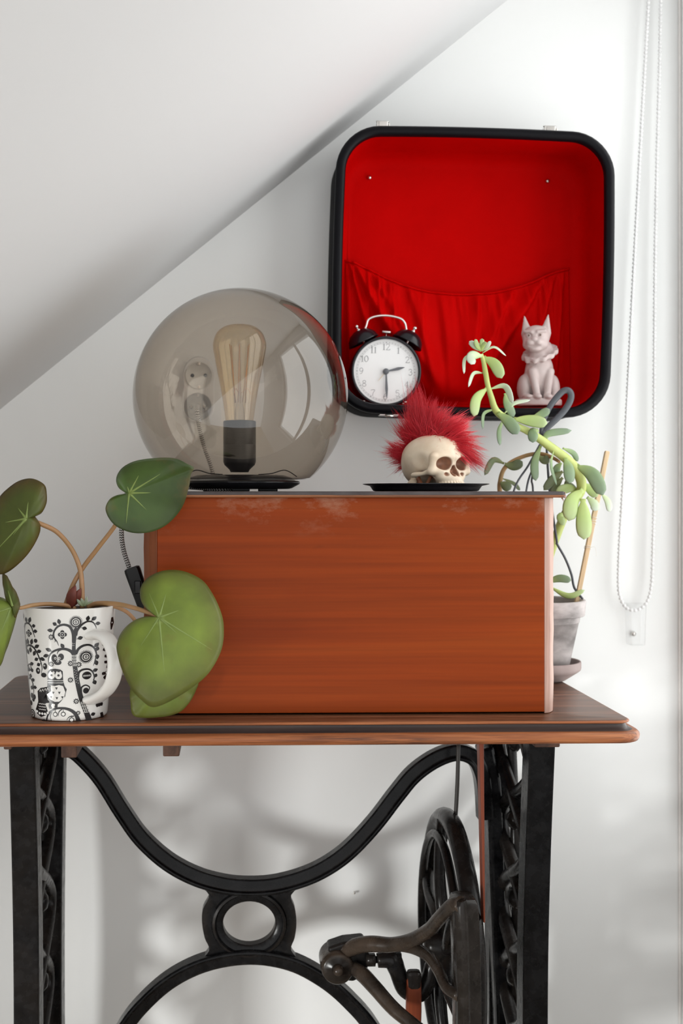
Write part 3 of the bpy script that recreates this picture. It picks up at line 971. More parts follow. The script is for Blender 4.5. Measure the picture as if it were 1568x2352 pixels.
# ------------------------------------------------------------------ half a suitcase hung on the wall
M['shell'] = plain('black_suitcase_cloth', (.004, .0037, .005), .7, spec=.08, bmp=.5, bscale=900, bdist=.0006)
M['rimm'] = plain('black_welt', (.0035, .0033, .005), .38, spec=.12, bmp=.25, bscale=700)
def cloth(name, c1, c2):
    m, nt, bs = new_mat(name)
    bs.inputs['Roughness'].default_value = .62
    bs.inputs['Specular IOR Level'].default_value = .02
    f = noise(nt, coords(nt), 14, 3)
    nt.links.new(ramp(nt, f, [(.3, c2), (.7, c1)]), bs.inputs['Base Color'])
    bump(nt, bs, noise(nt, coords(nt, (1, 1, .35)), 900, 2), .18, .0003)
    return m
M['lining'] = cloth('red_lining', (.44, .0006, .0006), (.39, .0004, .0004))
M['pocket'] = cloth('red_pocket_cloth', (.46, .0008, .0008), (.41, .0006, .0006))
RY = 1.590                                     # depth of the front rim
sc = (at(1083, 623, RY))
SW, SH = sz(640, RY) / 2, sz(656, RY) / 2
ROLL = math.radians(1.15)
suit = tag(empty('suitcase_half', (sc.x, WALL_Y - .001, sc.z - SH), (0, ROLL, 0)), 'open black suitcase half with red lining mounted on the wall as a shelf', 'suitcase')
# local frame: x right, y depth (0 at the wall, negative towards the room), z up from the lower edge
D = WALL_Y - .001 - RY
def sring(inset, y, r, bulge=.0035):
    return [(p[0], y, p[1] + SH) for p in round_rect(SW - inset, SH - inset, r, 10, bulge)]
V, Fc = loft([sring(.020, -.0005, .045), sring(.006, -.003, .055), sring(.0, -.014, .058), sring(.0005, -.055, .058), sring(.0005, -D + .012, .058), sring(.004, -D + .008, .056)], (True, False))
# turned round so that faces look outwards
Fc = [tuple(reversed(f)) for f in Fc]
obj('shell', V, Fc, M['shell'], suit, world_coords=False)
V, Fc = loft([sring(.0015, -D + .014, .058), sring(-.0008, -D + .010, .058), sring(-.0008, -D + .005, .058), sring(.002, -D + .001, .056), sring(.006, -D, .052), sring(.0105, -D + .0015, .048), sring(.0125, -D + .006, .046), sring(.0130, -D + .014, .045)])
Fc = [tuple(reversed(f)) for f in Fc]
obj('rim', V, Fc, M['rimm'], suit, world_coords=False)
# red lining: walls then back panel
lin = [sring(.0128, -D + .010, .046), sring(.0135, -D + .02, .045), sring(.015, -.040, .044), sring(.018, -.022, .042), sring(.026, -.0125, .038), sring(.034, -.0105, .034)]
V, Fc = loft(lin, (False, True))
Fc = [tuple(reversed(f)) for f in Fc]
linp = obj('lining', V, Fc, M['lining'], suit, world_coords=False)
IZ = .0148                                     # inside floor height above the lower edge
# stitched seam lines of the back panel
def sloc(px, py, Y):
    """photograph point at depth Y, in the suitcase's frame"""
    return mworld(suit).inverted() @ at(px, py, Y)
YB = WALL_Y - .0125
for (a, b) in (((1338, 330), (1332, 900)), ((803, 330), (797, 600))):
    p, q_ = sloc(*a, YB), sloc(*b, YB)
    p.y = q_.y = -.0115
    tubeobj('seam', [p, p.lerp(q_, .33), p.lerp(q_, .66), q_], .0010, M['lining'], suit, 6)
for o in list(bpy.data.objects):
    if o.name.startswith('seam') and o.parent is suit:
        o.matrix_parent_inverse = Matrix.Identity(4)
# gathered pocket
Yp = WALL_Y - .018
edge = spline([(790, 598, 0), (815, 606, 0), (850, 622, 0), (900, 646, 0), (960, 666, 0), (1030, 676, 0), (1100, 676, 0), (1160, 668, 0), (1220, 650, 0), (1265, 630, 0), (1308, 617, 0)], 16)
nu, nv = len(edge), 60
pv = []
rr = random.Random(3)
pleats = [(rr.random(), rr.uniform(.004, .011), rr.uniform(.0020, .0055), rr.uniform(-.10, .10)) for _ in range(46)]
# long folds: (u at top, u at bottom, width, height)
folds = [(.09, .47, .030, .017), (.20, .50, .024, .009), (.04, .30, .020, .010), (.86, .53, .030, .017), (.74, .52, .022, .009), (.93, .72, .020, .010), (.36, .46, .018, .008), (.47, .50, .016, .006), (.60, .55, .018, .008), (.97, .90, .012, .008), (.015, .06, .012, .008)]
for j in range(nv + 1):
    t = j / nv
    for i, e in enumerate(edge):
        u = i / (nu - 1)
        bot = 930
        px = e.x + (u - .5) * 10 * t
        py = e.y + (bot - e.y) * t
        d = .0035 + .016 * math.sin(math.pi * min(1, t * 1.05)) * (math.sin(math.pi * u) ** .7)
        for (pu, w_, h_, dr) in pleats:
            x_ = (u - pu - dr * t * .5) / w_
            d += h_ * math.exp(-x_ * x_) * math.exp(-t * 3.2) * min(1, .35 + t * 8)
        for (ua, ub, w_, h_) in folds:
            uu = ua + (ub - ua) * t ** .8
            x_ = (u - uu) / (w_ * (1 + .8 * t))
            side_ = 2.2 if (x_ > 0) == (ub > ua) else .16       # steep on the lower flank
            d += h_ * math.exp(-x_ * x_ / (side_ * 1.2)) * (math.sin(math.pi * min(1, .08 + t * .95)) ** .6)
        if t < .03:
            d = d * .6 + .002
        d *= min(1, 14 * min(u, 1 - u) + .15)
        p = sloc(px, py, Yp)
        p.y = -.0125 - d
        pv.append(p)
pf = [(j * nu + i, j * nu + i + 1, (j + 1) * nu + i + 1, (j + 1) * nu + i) for j in range(nv) for i in range(nu - 1)]
pf = [tuple(reversed(f)) for f in pf]
pk = obj('pocket', pv, pf, M['pocket'], suit, world_coords=False)
md = pk.modifiers.new('solid', 'SOLIDIFY'); md.thickness = .0012; md.offset = -1
# elastic hem along the pocket's mouth
hem = [Vector((pv[i].x, pv[i].y - .0008, pv[i].z + .0002)) for i in range(nu)]
v, f, _ = tube(hem, .0016, 6)
obj('elastic_hem', v, f, M['pocket'], pk, world_coords=False)
# screws
for (px, py) in ((848, 408), (1257, 416)):
    p = sloc(px, py, WALL_Y - .013); p.y = 0
    s_ = latheobj('screw', [(.0001, -.0155), (.0020, -.0150), (.0033, -.0132), (.0033, -.0105), (.0001, -.0100)], M['chrome'], suit, 18, p, 'Y', world_coords=False)
    boxobj('slot', (p.x, -.0154, p.z), (.0006, .0006, .0030), M['black_plastic'], s_, world_coords=False)
# latches and handle plate on the upper edge, hinges on the lower
def latch(px, py):
    p = sloc(px, py, RY + .02); zt = 2 * SH + .0005
    L = empty('latch', (p.x, p.y, zt)); L.parent = suit
    boxobj('latch_plate', (0, .004, .0015), (.024, .022, .003), M['chrome'], L, .0008, world_coords=False)
    boxobj('latch_tongue', (-.001, -.004, .0070), (.013, .009, .009), M['chrome'], L, .001, world_coords=False)
    boxobj('latch_side', (-.0088, -.002, .0065), (.002, .013, .008), M['chrome'], L, .0005, world_coords=False)
    boxobj('latch_side', (.0072, -.002, .0055), (.002, .013, .006), M['chrome'], L, .0005, world_coords=False)
    v, f = lathe([(.0001, -.0095), (.0012, -.0095), (.0012, .0085), (.0001, .0085)], 10, (-.001, -.003, .0118), 'X')
    obj('latch_pin', v, f, M['chrome'], L, world_coords=False)
latch(880, 283); latch(1263, 292)
p = sloc(1072, 288, RY + .02)
M['ivory'] = plain('ivory_plate', (.70, .66, .60), .35)
boxobj('handle_plate', (p.x, p.y, 2 * SH + .0040), (sz(172, RY), .016, .0028), M['ivory'], suit, .0006, world_coords=False)
for px in (890, 1168):
    p = sloc(px, 957, RY + .02)
    h_ = boxobj('hinge', (p.x, -D + .014, -.0042), (.026, .018, .002), M['chrome'], suit, .0005, world_coords=False)
    v, f = lathe([(.0001, -.0058), (.0019, -.0056), (.0019, .0056), (.0001, .0058)], 12, (p.x, -D + .006, -.0052), 'X')
    obj('hinge_pin', v, f, M['chrome'], h_, world_coords=False)

# ------------------------------------------------------------------ alarm clock
M['enamel'] = plain('black_enamel', (.006, .006, .009), .25, nscale=60, spec=.35)
M['dial'] = plain('white_dial', (.88, .88, .88), .5, col2=(.87, .87, .87))
M['grey_print'] = plain('grey_print', (.33, .33, .34), .6)
M['hand'] = plain('grey_hand', (.10, .105, .12), .4)
CYF = 1.612
base = mworld(suit) @ Vector((sloc(886, 900, CYF).x, 0, IZ))
cc = at(885, 853, CYF)
clock = tag(empty('alarm_clock', (cc.x, CYF + .022, base.z + .0002), (0, math.radians(1.4), 0)), 'black twin-bell alarm clock with white dial in the red suitcase', 'clock')
CR = sz(82, CYF)
zc_ = (cc.z - base.z)
DP = .044                                      # case depth; local y: -DP/2 front
fy_ = -.022
def cl(name, v, f, mat, parent=clock, **k):
    return obj(name, v, f, mat, parent, world_coords=False, **k)
V, Fc = lathe([(CR - .004, fy_ + .0055), (CR - .0045, fy_ + .0015), (CR - .0035, fy_), (CR - .001, fy_ + .0005), (CR, fy_ + .003), (CR, fy_ + .010), (CR - .001, fy_ + .011), (CR - .001, -fy_ - .006), (CR - .005, -fy_), (.0001, -fy_)], 64, (0, 0, zc_), 'Y')
cl('case', V, Fc, M['enamel'])
V, Fc = lathe([(CR - .0035, fy_ + .0052), (.0001, fy_ + .0052)], 64, (0, 0, zc_), 'Y')
dial = cl('dial', V, Fc, M['dial'])
yd = fy_ + .0049
# digits drawn as pen strokes of changing weight (unit box, 0..1 high)
DG = {
 '0': [([(.36, .98), (.12, .75), (.08, .5), (.12, .25), (.36, .02), (.60, .25), (.64, .5), (.60, .75)], 'o')],
 '1': [([(.34, .02), (.34, .98)], .13), ([(.34, .97), (.22, .86), (.14, .84)], .05), ([(.14, .02), (.54, .02)], .04)],
 '2': [([(.10, .74), (.16, .92), (.36, .98), (.56, .88), (.58, .68), (.40, .42), (.10, .04)], .07), ([(.08, .05), (.64, .05), (.66, .20)], .08)],
 '3': [([(.10, .80), (.20, .95), (.40, .97), (.56, .84), (.52, .62), (.34, .53)], .07), ([(.34, .53), (.56, .46), (.62, .26), (.48, .06), (.26, .02), (.08, .16)], .08)],
 '4': [([(.46, .02), (.46, .98)], .11), ([(.46, .98), (.06, .32), (.68, .32)], .045), ([(.30, .02), (.62, .02)], .04)],
 '5': [([(.60, .95), (.16, .95), (.14, .54), (.34, .62), (.56, .50), (.60, .26), (.44, .05), (.22, .02), (.08, .14)], .065)],
 '6': [([(.56, .94), (.32, .86), (.14, .58), (.10, .28), (.24, .04), (.44, .03), (.62, .20), (.60, .44), (.42, .56), (.22, .48), (.12, .32)], .07)],
 '7': [([(.08, .80), (.10, .94), (.64, .94), (.40, .50), (.30, .02)], .065)],
 '8': [([(.36, .54), (.16, .66), (.16, .88), (.36, .98), (.56, .88), (.56, .66), (.36, .54), (.12, .38), (.10, .16), (.36, .02), (.62, .16), (.60, .38), (.36, .54)], .07)],
 '9': [([(.60, .66), (.48, .48), (.26, .46), (.12, .62), (.14, .84), (.32, .98), (.52, .94), (.62, .72), (.58, .42), (.40, .14), (.16, .06)], .07)],
}
def ribbon(pts, w, n=5, y=yd, closed=False):
    P_ = spline([(a, 0, b) for a, b in pts], n, closed) if len(pts) > 2 else [Vector((a, 0, b)) for a, b in pts]
    W = lerp_list(w, len(P_))
    V, Fc = [], []
    N_ = len(P_)
    for i in range(N_):
        a = P_[(i - 1) % N_] if (closed or i) else P_[0]
        b = P_[(i + 1) % N_] if (closed or i < N_ - 1) else P_[-1]
        t = (b - a).normalized(); nn = Vector((-t.z, 0, t.x))
        V += [P_[i] + nn * W[i] / 2, P_[i] - nn * W[i] / 2]
    for i in range(N_ if closed else N_ - 1):
        j = (i + 1) % N_
        Fc.append((2 * i, 2 * i + 1, 2 * j + 1, 2 * j))
    return [Vector((v.x, y, v.z)) for v in V], Fc
def digit_mesh(mb, ch, x, z, h):
    for pts, w in DG[ch]:
        closed = w == 'o'
        ww = [.05, .12, .13, .12, .05, .12, .13, .12] if closed else w
        p2 = [(x + a * h, z + b * h) for a, b in pts]
        W = [k * h for k in ww] if closed else ww * h
        v, f = ribbon(p2, W, 5, yd, closed)
        mb.add(v, f)
for k in range(1, 13):
    a = math.radians(90 - 30 * k)
    r = CR * .695
    s_ = str(k)
    h = CR * .178
    wd = sum(.56 if c == '1' else .70 for c in s_) * h
    x, z = r * math.cos(a) - wd / 2, zc_ + r * math.sin(a) - h / 2
    mb = MB()
    for c in s_:
        digit_mesh(mb, c, x - (.08 * h if c == '1' else 0), z, h)
        x += (.52 if c == '1' else .70) * h
    cl('numeral', mb.v, mb.f, M['grey_print'], dial, smooth=False)
mb = MB()
for rr_ in (CR * .835, CR * .795):
    for k in range(72):
        a, b = 2 * math.pi * k / 72, 2 * math.pi * (k + 1) / 72
        mb.add([(rr_ * math.cos(a), yd, zc_ + rr_ * math.sin(a)), (rr_ * math.cos(b), yd, zc_ + rr_ * math.sin(b)), ((rr_ + .00025) * math.cos(b), yd, zc_ + (rr_ + .00025) * math.sin(b)), ((rr_ + .00025) * math.cos(a), yd, zc_ + (rr_ + .00025) * math.sin(a))], [(0, 1, 2, 3)])
for k in range(60):
    a = 2 * math.pi * k / 60
    w_ = .00045 if k % 5 == 0 else .0002
    t = Vector((-math.sin(a), 0, math.cos(a))) * w_
    p0, p1 = Vector((CR * .795 * math.cos(a), yd, zc_ + CR * .795 * math.sin(a))), Vector((CR * .84 * math.cos(a), yd, zc_ + CR * .84 * math.sin(a)))
    mb.add([p0 - t, p1 - t, p1 + t, p0 + t], [(0, 1, 2, 3)])
cl('minute_track', mb.v, mb.f, M['grey_print'], dial, smooth=False)
def hand(name, ang, L, w, y, mat):
    """ang: degrees clockwise from twelve; a leaf-shaped blade"""
    a = math.radians(90 - ang)
    d, s = Vector((math.cos(a), 0, math.sin(a))), Vector((-math.sin(a), 0, math.cos(a)))
    st = [(0, .55), (.2, .6), (.45, .8), (.65, 1.0), (.85, .6), (1.0, .12)]
    c = Vector((0, y, zc_))
    top = [c + d * L * t + s * w * k / 2 for t, k in st]
    bot = [c + d * L * t - s * w * k / 2 for t, k in st][::-1]
    ring = top + bot
    V, Fc = loft([ring, [p + Vector((0, .0006, 0)) for p in ring]], (True, True))
    return cl(name, V, Fc, mat, clock, smooth=False)
hand('hour_hand', 76, CR * .54, .0042, yd - .0026, M['hand'])
hand('minute_hand', 177, CR * .76, .0038, yd - .0034, M['hand'])
M['brass'] = plain('pale_brass', (.75, .60, .40), .4, .5)
hand('alarm_hand', 218, CR * .36, .0008, yd - .0016, M['brass'])
V, Fc = lathe([(.0001, yd - .0048), (.0036, yd - .0046), (.0042, yd - .0036), (.0042, yd)], 24, (0, 0, zc_), 'Y')
cl('hand_hub', V, Fc, M['hand'])
M['clock_glass'] = thin_glass('clock_glass', (.99, .99, .99), (.93, .93, .93), .5)
V, Fc = lathe([(CR - .0040, fy_ + .0008), (CR * .6, fy_ - .0006), (.0003, fy_ - .0010)], 48, (0, 0, zc_), 'Y')
cl('glass', V, Fc, M['clock_glass'])
# bells, posts, carrying handle, hammer, feet
q = sz(1, CYF)
def cz(px, py):                                # photograph offsets to the clock's own frame
    return ((px - 885) * q, zc_ - (py - 853) * q)
for s, (px, py, tilt) in ((-1, (836, 783, 27)), (1, (936, 783, -27))):
    x, z = cz(px, py)
    R_ = sz(37, CYF)
    pr = [(.0001, .019), (R_ * .35, .0182), (R_ * .68, .0145), (R_ * .9, .0085), (R_, .002), (R_ * 1.02, 0), (R_ * .97, .0005), (R_ * .6, .012), (.0001, .015)]
    V, Fc = lathe(pr, 36, (0, 0, 0))
    rt = Matrix.Rotation(math.radians(-tilt), 4, 'Y')
    off = Vector((x, 0, z))
    bell = cl('bell', [rt @ v + off for v in V], Fc, M['enamel'])
    kp = [(.0001, .0275), (.0022, .027), (.0030, .0255), (.0030, .0235), (.0016, .0228), (.0016, .0215), (.0030, .0208), (.0034, .019), (.0030, .017), (.0014, .016), (.0014, -.014)]
    V, Fc = lathe(kp[::-1], 18, (0, 0, 0))
    cl('bell_post', [rt @ v + off for v in V], Fc, M['chrome'])
M['nickel_pale'] = plain('satin_nickel', (.80, .75, .72), .35, .85)
hp = [cz(*p) for p in ((822, 764), (834, 757), (840, 745), (844, 731), (854, 724), (870, 720), (887, 719), (905, 721), (922, 726), (931, 736), (934, 748), (937, 758))]
v, f, _ = tube(spline([(a, 0, b) for a, b in hp], 6), .00155, 10)
cl('carrying_handle', v, f, M['nickel_pale'])
a = cz(887, 778); b = cz(888, 760)
cl('hammer_rod', *tube([(a[0], 0, a[1]), (b[0], 0, b[1])], .0004, 6)[:2], M['chrome'])
a = cz(879, 757); b = cz(897, 758)
cl('hammer_head', *tube([(a[0] - .0005, 0, a[1]), (a[0], 0, a[1]), (b[0], 0, b[1]), (b[0] + .0005, 0, b[1])], [.0012, .0018, .0018, .0012], 10)[:2], M['nickel_pale'])
for s, (px, py), (qx, qy) in ((-1, (845, 921), (832, 932)), (1, (927, 921), (937, 938))):
    a, b = cz(px, py), cz(qx, qy)
    bz_ = .0012
    for yy in (-.012, .012):
        cl('foot', *tube([(a[0], yy, a[1]), (a[0] * .4 + b[0] * .6, yy, a[1] * .4 + bz_ * .6), (b[0], yy, bz_)], [.0019, .0023, .0013], 10)[:2], M['chrome'])

# ------------------------------------------------------------------ dog figurine
M['bisque'] = plain('pale_pink_bisque', (.56, .47, .455), .55, col2=(.50, .405, .39), nscale=70, sss=.08)
FY = 1.630
fb = mworld(suit) @ Vector((sloc(1236, 940, FY).x, 0, IZ))
dog = tag(empty('dog_figurine', (at(1236, 900, FY).x, FY, fb.z + .0004), (0, 0, 0)), 'pale pinkish figurine of a sitting dog with pointed ears and ruffled collar', 'figurine')
k_ = sz(1, FY)                                 # metres a pixel; model drawn in pixels, x right, y depth, z up from y=944
def dogf(X, Y, Z):
    # base
    d = np.maximum(np.sqrt((X / 55) ** 2 + (Y / 34) ** 2) * 40 - 40, np.abs(Z - 7) - 6.5)
    d = smax(np.sqrt((X / 1.0) ** 2 + (Y / .62) ** 2) - 54, np.abs(Z - 8) - 8, 5)
    body = d_ell(X, Y, Z, (2, 8, 62), (33, 26, 48))
    body = smin(body, d_ell(X, Y, Z, (2, -2, 86), (31, 22, 30)), 10)
    body = smin(body, d_cap(X, Y, Z, (2, 2, 100), (0, 0, 128), 25, 22), 10)
    for s in (-1, 1):
        body = smin(body, d_ell(X, Y, Z, (s * 33 + 2, 8, 42), (16, 24, 32)), 5)
        body = smin(body, d_ell(X, Y, Z, (s * 30 + 2, -14, 20), (12, 18, 7)), 4)
        body = smin(body, d_cap(X, Y, Z, (s * 20 + 2, -16, 78), (s * 12 + 2, -24, 26), 10.5, 8), 4)
        body = smin(body, d_ell(X, Y, Z, (s * 12 + 2, -29, 20), (10, 12, 7)), 3)
    d = smin(d, body, 3)
    # ruffled collar
    ang = np.arctan2(Y + 2, X - 3)
    rad = np.sqrt((X - 3) ** 2 + (Y + 2) ** 2)
    zz = Z - 112 - (X - 3) * .30 - (Y + 2) * .45 - 10 * (rad / 38) ** 2 + 2.0 * np.sin(ang * 11) * (rad / 38)
    col = smax(np.abs(zz) - 5.5, rad - 40 - 1.6 * np.sin(ang * 11), 3)
    d = smin(d, col, 2)
    d = smin(d, d_ell(X, Y, Z, (8, 8, 132), (28, 22, 24)), 6)
    # head turned a little to the left of the room
    c, s_ = math.cos(.38), math.sin(.38)
    hx, hy = (X + 7) * c - (Y + 6) * s_, (X + 7) * s_ + (Y + 6) * c
    hz = Z - 155
    head = d_ell(hx, hy, hz, (0, 0, 4), (31, 28, 27))
    head = smin(head, d_ell(hx, hy, hz, (0, -10, -14), (29, 22, 17)), 8)
    head = smin(head, d_ell(hx, hy, hz, (-9, -25, -12), (11, 12, 10)), 4)
    head = smin(head, d_ell(hx, hy, hz, (9, -25, -12), (11, 12, 10)), 4)
    head = smin(head, d_ell(hx, hy, hz, (0, -31, -5), (7.5, 7, 6)), 3)
    head = smin(head, d_ell(hx, hy, hz, (0, -18, -26), (15, 13, 7)), 4)
    for s in (-1, 1):
        head = smin(head, d_cap(hx, hy, hz, (s * 7, -25, 12), (s * 22, -20, 15), 4.0, 4.0), 4)
        head = smax(head, -d_ell(hx, hy, hz, (s * 14, -27, 5), (8, 6, 5)), 3)
        head = smin(head, d_ell(hx, hy, hz, (s * 14, -22, 4), (6, 5, 4.5)), 1.5)
    head = smax(head, -d_ell(hx, hy, hz, (0, -36, -20), (22, 8, 2.2)), 3)
    for s in (-1, 1):
        ear = d_cap(hx, hy / .62, hz, (s * 21, 4, 14), (s * 27, 6, 55), 13.0, 1.2)
        ear = smax(ear, -d_cap(hx, hy / .62, hz, (s * 22, -12, 18), (s * 27, -3, 50), 8.0, 1.0), 2)
        head = smin(head, ear * .8, 4)
    return smin(d, head, 5)
V, Fc = sdf_mesh(dogf, (-64, -46, -2), (66, 44, 216), 1.5)
db = obj('body', V * k_, Fc, M['bisque'], dog, world_coords=False)
c, s_ = math.cos(-.38), math.sin(-.38)
M['eye_dark'] = plain('eye_wash', (.16, .11, .08), .5)
for s in (-1, 1):
    hx, hy, hz = s * 13, -26.6, 5
    p = Vector((hx * c - hy * s_ - 7, hx * s_ + hy * c - 6, hz + 155)) * k_
    v, f = lathe([(.0001, -2.4 * k_), (1.6 * k_, -1.9 * k_), (2.3 * k_, 0), (1.6 * k_, 1.9 * k_), (.0001, 2.4 * k_)], 12, p, 'Z')
    obj('pupil', v, f, M['eye_dark'], dog, world_coords=False)
# ------------------------------------------------------------------ black tray
TYC = 1.430
tc_ = at(977, 1115, TYC)
M['tray'] = plain('black_lacquer', (.012, .011, .014), .16, nscale=50)
tray = tag(empty('serving_tray', (tc_.x, TYC, LIDZ)), 'small round black tray under the skull on the case lid', 'tray')
TR = sz(149, TYC) * .97
latheobj('dish', [(.0001, .0004), (TR * .80, .0004), (TR * .835, .0012), (TR * .86, .0042), (TR * .885, .0070), (TR * .96, .0082), (TR, .0090), (TR * 1.0, .0098), (TR * .955, .0092), (TR * .87, .0080), (TR * .84, .0050), (TR * .82, .0024), (.0001, .0022)], M['tray'], tray, 72, (tc_.x, TYC, LIDZ))
latheobj('foot_ring', [(TR * .70, 0), (TR * .74, 0), (TR * .74, .0006), (TR * .70, .0006)], M['tray'], tray, 60, (tc_.x, TYC, LIDZ))

# ------------------------------------------------------------------ skull with a red mohawk
SY = 1.430
SKX = at(1000, 1100, SY).x
skull = tag(empty('skull_ornament', (SKX, SY, LIDZ + .0026), (0, 0, 0)), 'cream resin skull with a fluffy red mohawk on the black tray', 'skull')
YS = math.radians(27)
fwd = Vector((math.sin(YS), -math.cos(YS), 0)); lef = Vector((math.cos(YS), math.sin(YS), 0))
SS = 1.0
def skf(X, Y, Z, parts=False):
    Ya = np.abs(Y)
    d = d_ell(X, Y, Z, (-8, 0, 39), (38, 31, 29.5))
    d = smin(d, d_ell(X, Y, Z, (10, 0, 41), (26, 26, 24)), 8)
    d = smin(d, d_ell(X, Y, Z, (-20, 0, 26), (27, 25, 24)), 8)
    face = d_box(X, Ya, Z, (22, 8, 24), (12, 12, 17), 7)
    d = smin(d, face, 7)
    d = smin(d, d_ell(X, Ya, Z, (27, 0, 8), (14, 15.5, 12)), 5)           # upper jaw
    d = smin(d, d_cap(X, Ya, Z, (33, 2, 38.5), (28, 22, 38), 4.6, 4.4), 4)      # brow
    d = smin(d, d_cap(X, Ya, Z, (28, 22.5, 37.5), (25, 23.5, 20), 4.2, 4.8), 3)   # outer orbit
    d = smin(d, d_cap(X, Ya, Z, (25, 23.5, 20), (30, 13, 18), 5.5, 4.5), 3)    # cheekbone
    d = smin(d, d_cap(X, Ya, Z, (25, 24, 19.5), (-2, 29, 16), 4.0, 3.4), 2)     # cheek arch
    # hollows
    eye = d_ell(X, Ya, Z, (34, 12.2, 29), (13.5, 8.8, 8.0))
    nose = smin(d_ell(X, Ya, Z, (38, 2.6, 17.5), (10, 2.7, 4.6)), d_ell(X, Ya, Z, (37, 0.6, 22), (9, 2.2, 4.6)), 2)
    temp = d_ell(X, Ya, Z, (12, 36, 30), (13, 11.5, 14))
    under = d_ell(X, Ya, Z, (9, 21, 6.5), (14.5, 9.0, 10.0))
    gap = d_ell(X, Ya, Z, (9, 24.0, 16), (11, 2.8, 5))
    pit = d_ell(X, Ya, Z, (36.5, 11, 15.5), (4, 2.6, 2.0))
    d = smax(d, -temp, 5)
    d = smax(d, -eye, 2.2)
    d = smax(d, -nose, 1.5)
    d = smax(d, -under, 2.0)
    d = smax(d, -gap, 1.5)
    d = smax(d, -pit, 1.5)
    d = smin(d, d_cap(X, Ya, Z, (13, 17, 12), (8, 20, 0), 2.0, 2.4), 1.2)        # struts in the hollow under the arch
    d = smin(d, d_cap(X, Ya, Z, (-2, 24, 14), (4, 21, -2), 2.6, 3.0), 1.5)
    d = smin(d, d_ell(X, Ya, Z, (-14, 21, 4), (9, 6, 8)), 3)
    # teeth: two rows of beads round the jaw
    for i in range(7):
        a = math.radians(6 + i * 13)
        tx, ty = 27 + 14.2 * math.cos(a), 14.6 * math.sin(a)
        d = smin(d, d_ell(X, Ya, Z, (tx, ty, 3.6), (2.0, 1.75, 3.0)), .7)
        d = smin(d, d_ell(X, Ya, Z, (tx - .5, ty * .98, -1.0), (1.9, 1.7, 2.4)), .6)
    d = smax(d, -Z - 2.0, .8)
    if parts:
        st = np.minimum(np.minimum(eye, nose), np.minimum(np.minimum(under, gap), pit))
        return d, st
    return d
V, Fc = sdf_mesh(skf, (-50, -38, -3), (48, 38, 74), 0.75)
_, stv = skf(V[:, 0], V[:, 1], V[:, 2], True)
tilt = Matrix.Rotation(math.radians(-2), 3, 'Y')
KS = .00108 * sz(1, SY) / 5.396e-4
def s2w(v):
    v = tilt @ Vector(v)
    return fwd * (v.x * KS) + lef * (v.y * KS) + Vector((0, 0, (v.z + 2.6) * KS * .89))
SV = [s2w(v) for v in V]
m, nt, bs = new_mat('stained_resin')
at_ = nd(nt, 'ShaderNodeAttribute', attribute_name='stain')
cream = ramp(nt, noise(nt, coords(nt), 60, 4), [(.3, (.70, .55, .40)), (.7, (.80, .68, .53))])
brown = ramp(nt, noise(nt, coords(nt), 160, 4), [(.3, (.16, .045, .018)), (.7, (.34, .12, .05))])
nt.links.new(mixc(nt, at_.outputs['Fac'], cream, brown), bs.inputs['Base Color'])
bs.inputs['Roughness'].default_value = .42
bs.inputs['Subsurface Weight'].default_value = .06
bs.inputs['Subsurface Radius'].default_value = (.003, .002, .001)
M['skull'] = m
so = obj('skull', SV, Fc, M['skull'], skull, world_coords=False)
at2 = so.data.attributes.new('stain', 'FLOAT', 'POINT')
val = np.clip((1.3 - stv) / 1.6, 0, 1) * np.clip(1.0 + 0 * stv, 0, 1)
at2.data.foreach_set('value', val.astype(np.float32))

# hair: thousands of fine strands in clumps, rooted along the crown from brow to nape
M['hair'] = plain('red_fake_fur', (.80, .030, .055), .40, col2=(.62, .010, .022), nscale=25, spec=.6)
mb_v, mb_f = [], []
R2 = random.Random(11)
def root_pt(s, side):
    a = math.radians(34 + 150 * s)                # from the brow over the crown to the nape
    x, z = -6 + 38 * math.cos(a), 40 + 28.0 * math.sin(a)
    return Vector((x, side, z - .8))
def env(phi):
    """strand length (model units) by direction in the fan; phi in degrees, 0 right, 180 left"""
    return float(np.interp(phi, [-60, -40, -20, 0, 20, 45, 70, 88, 100, 112, 130, 150, 175, 200, 215], [52, 64, 66, 50, 46, 54, 56, 64, 80, 62, 46, 40, 36, 36, 30]))
clumps = []
for i in range(120):
    s = R2.random()
    phi = -50 + 240 * s + R2.gauss(0, 13)
    L = env(phi) * R2.uniform(.62, 1.08)
    r0 = s2w(root_pt(s, R2.gauss(0, 2.5)))
    pr = math.radians(phi)
    out = (Vector((math.cos(pr), 0, math.sin(pr))) + Vector((0, R2.gauss(0, .32), 0))).normalized()
    clumps.append((s, r0 + out * L * KS, R2.uniform(.0006, .0030), out))
NS = 6500
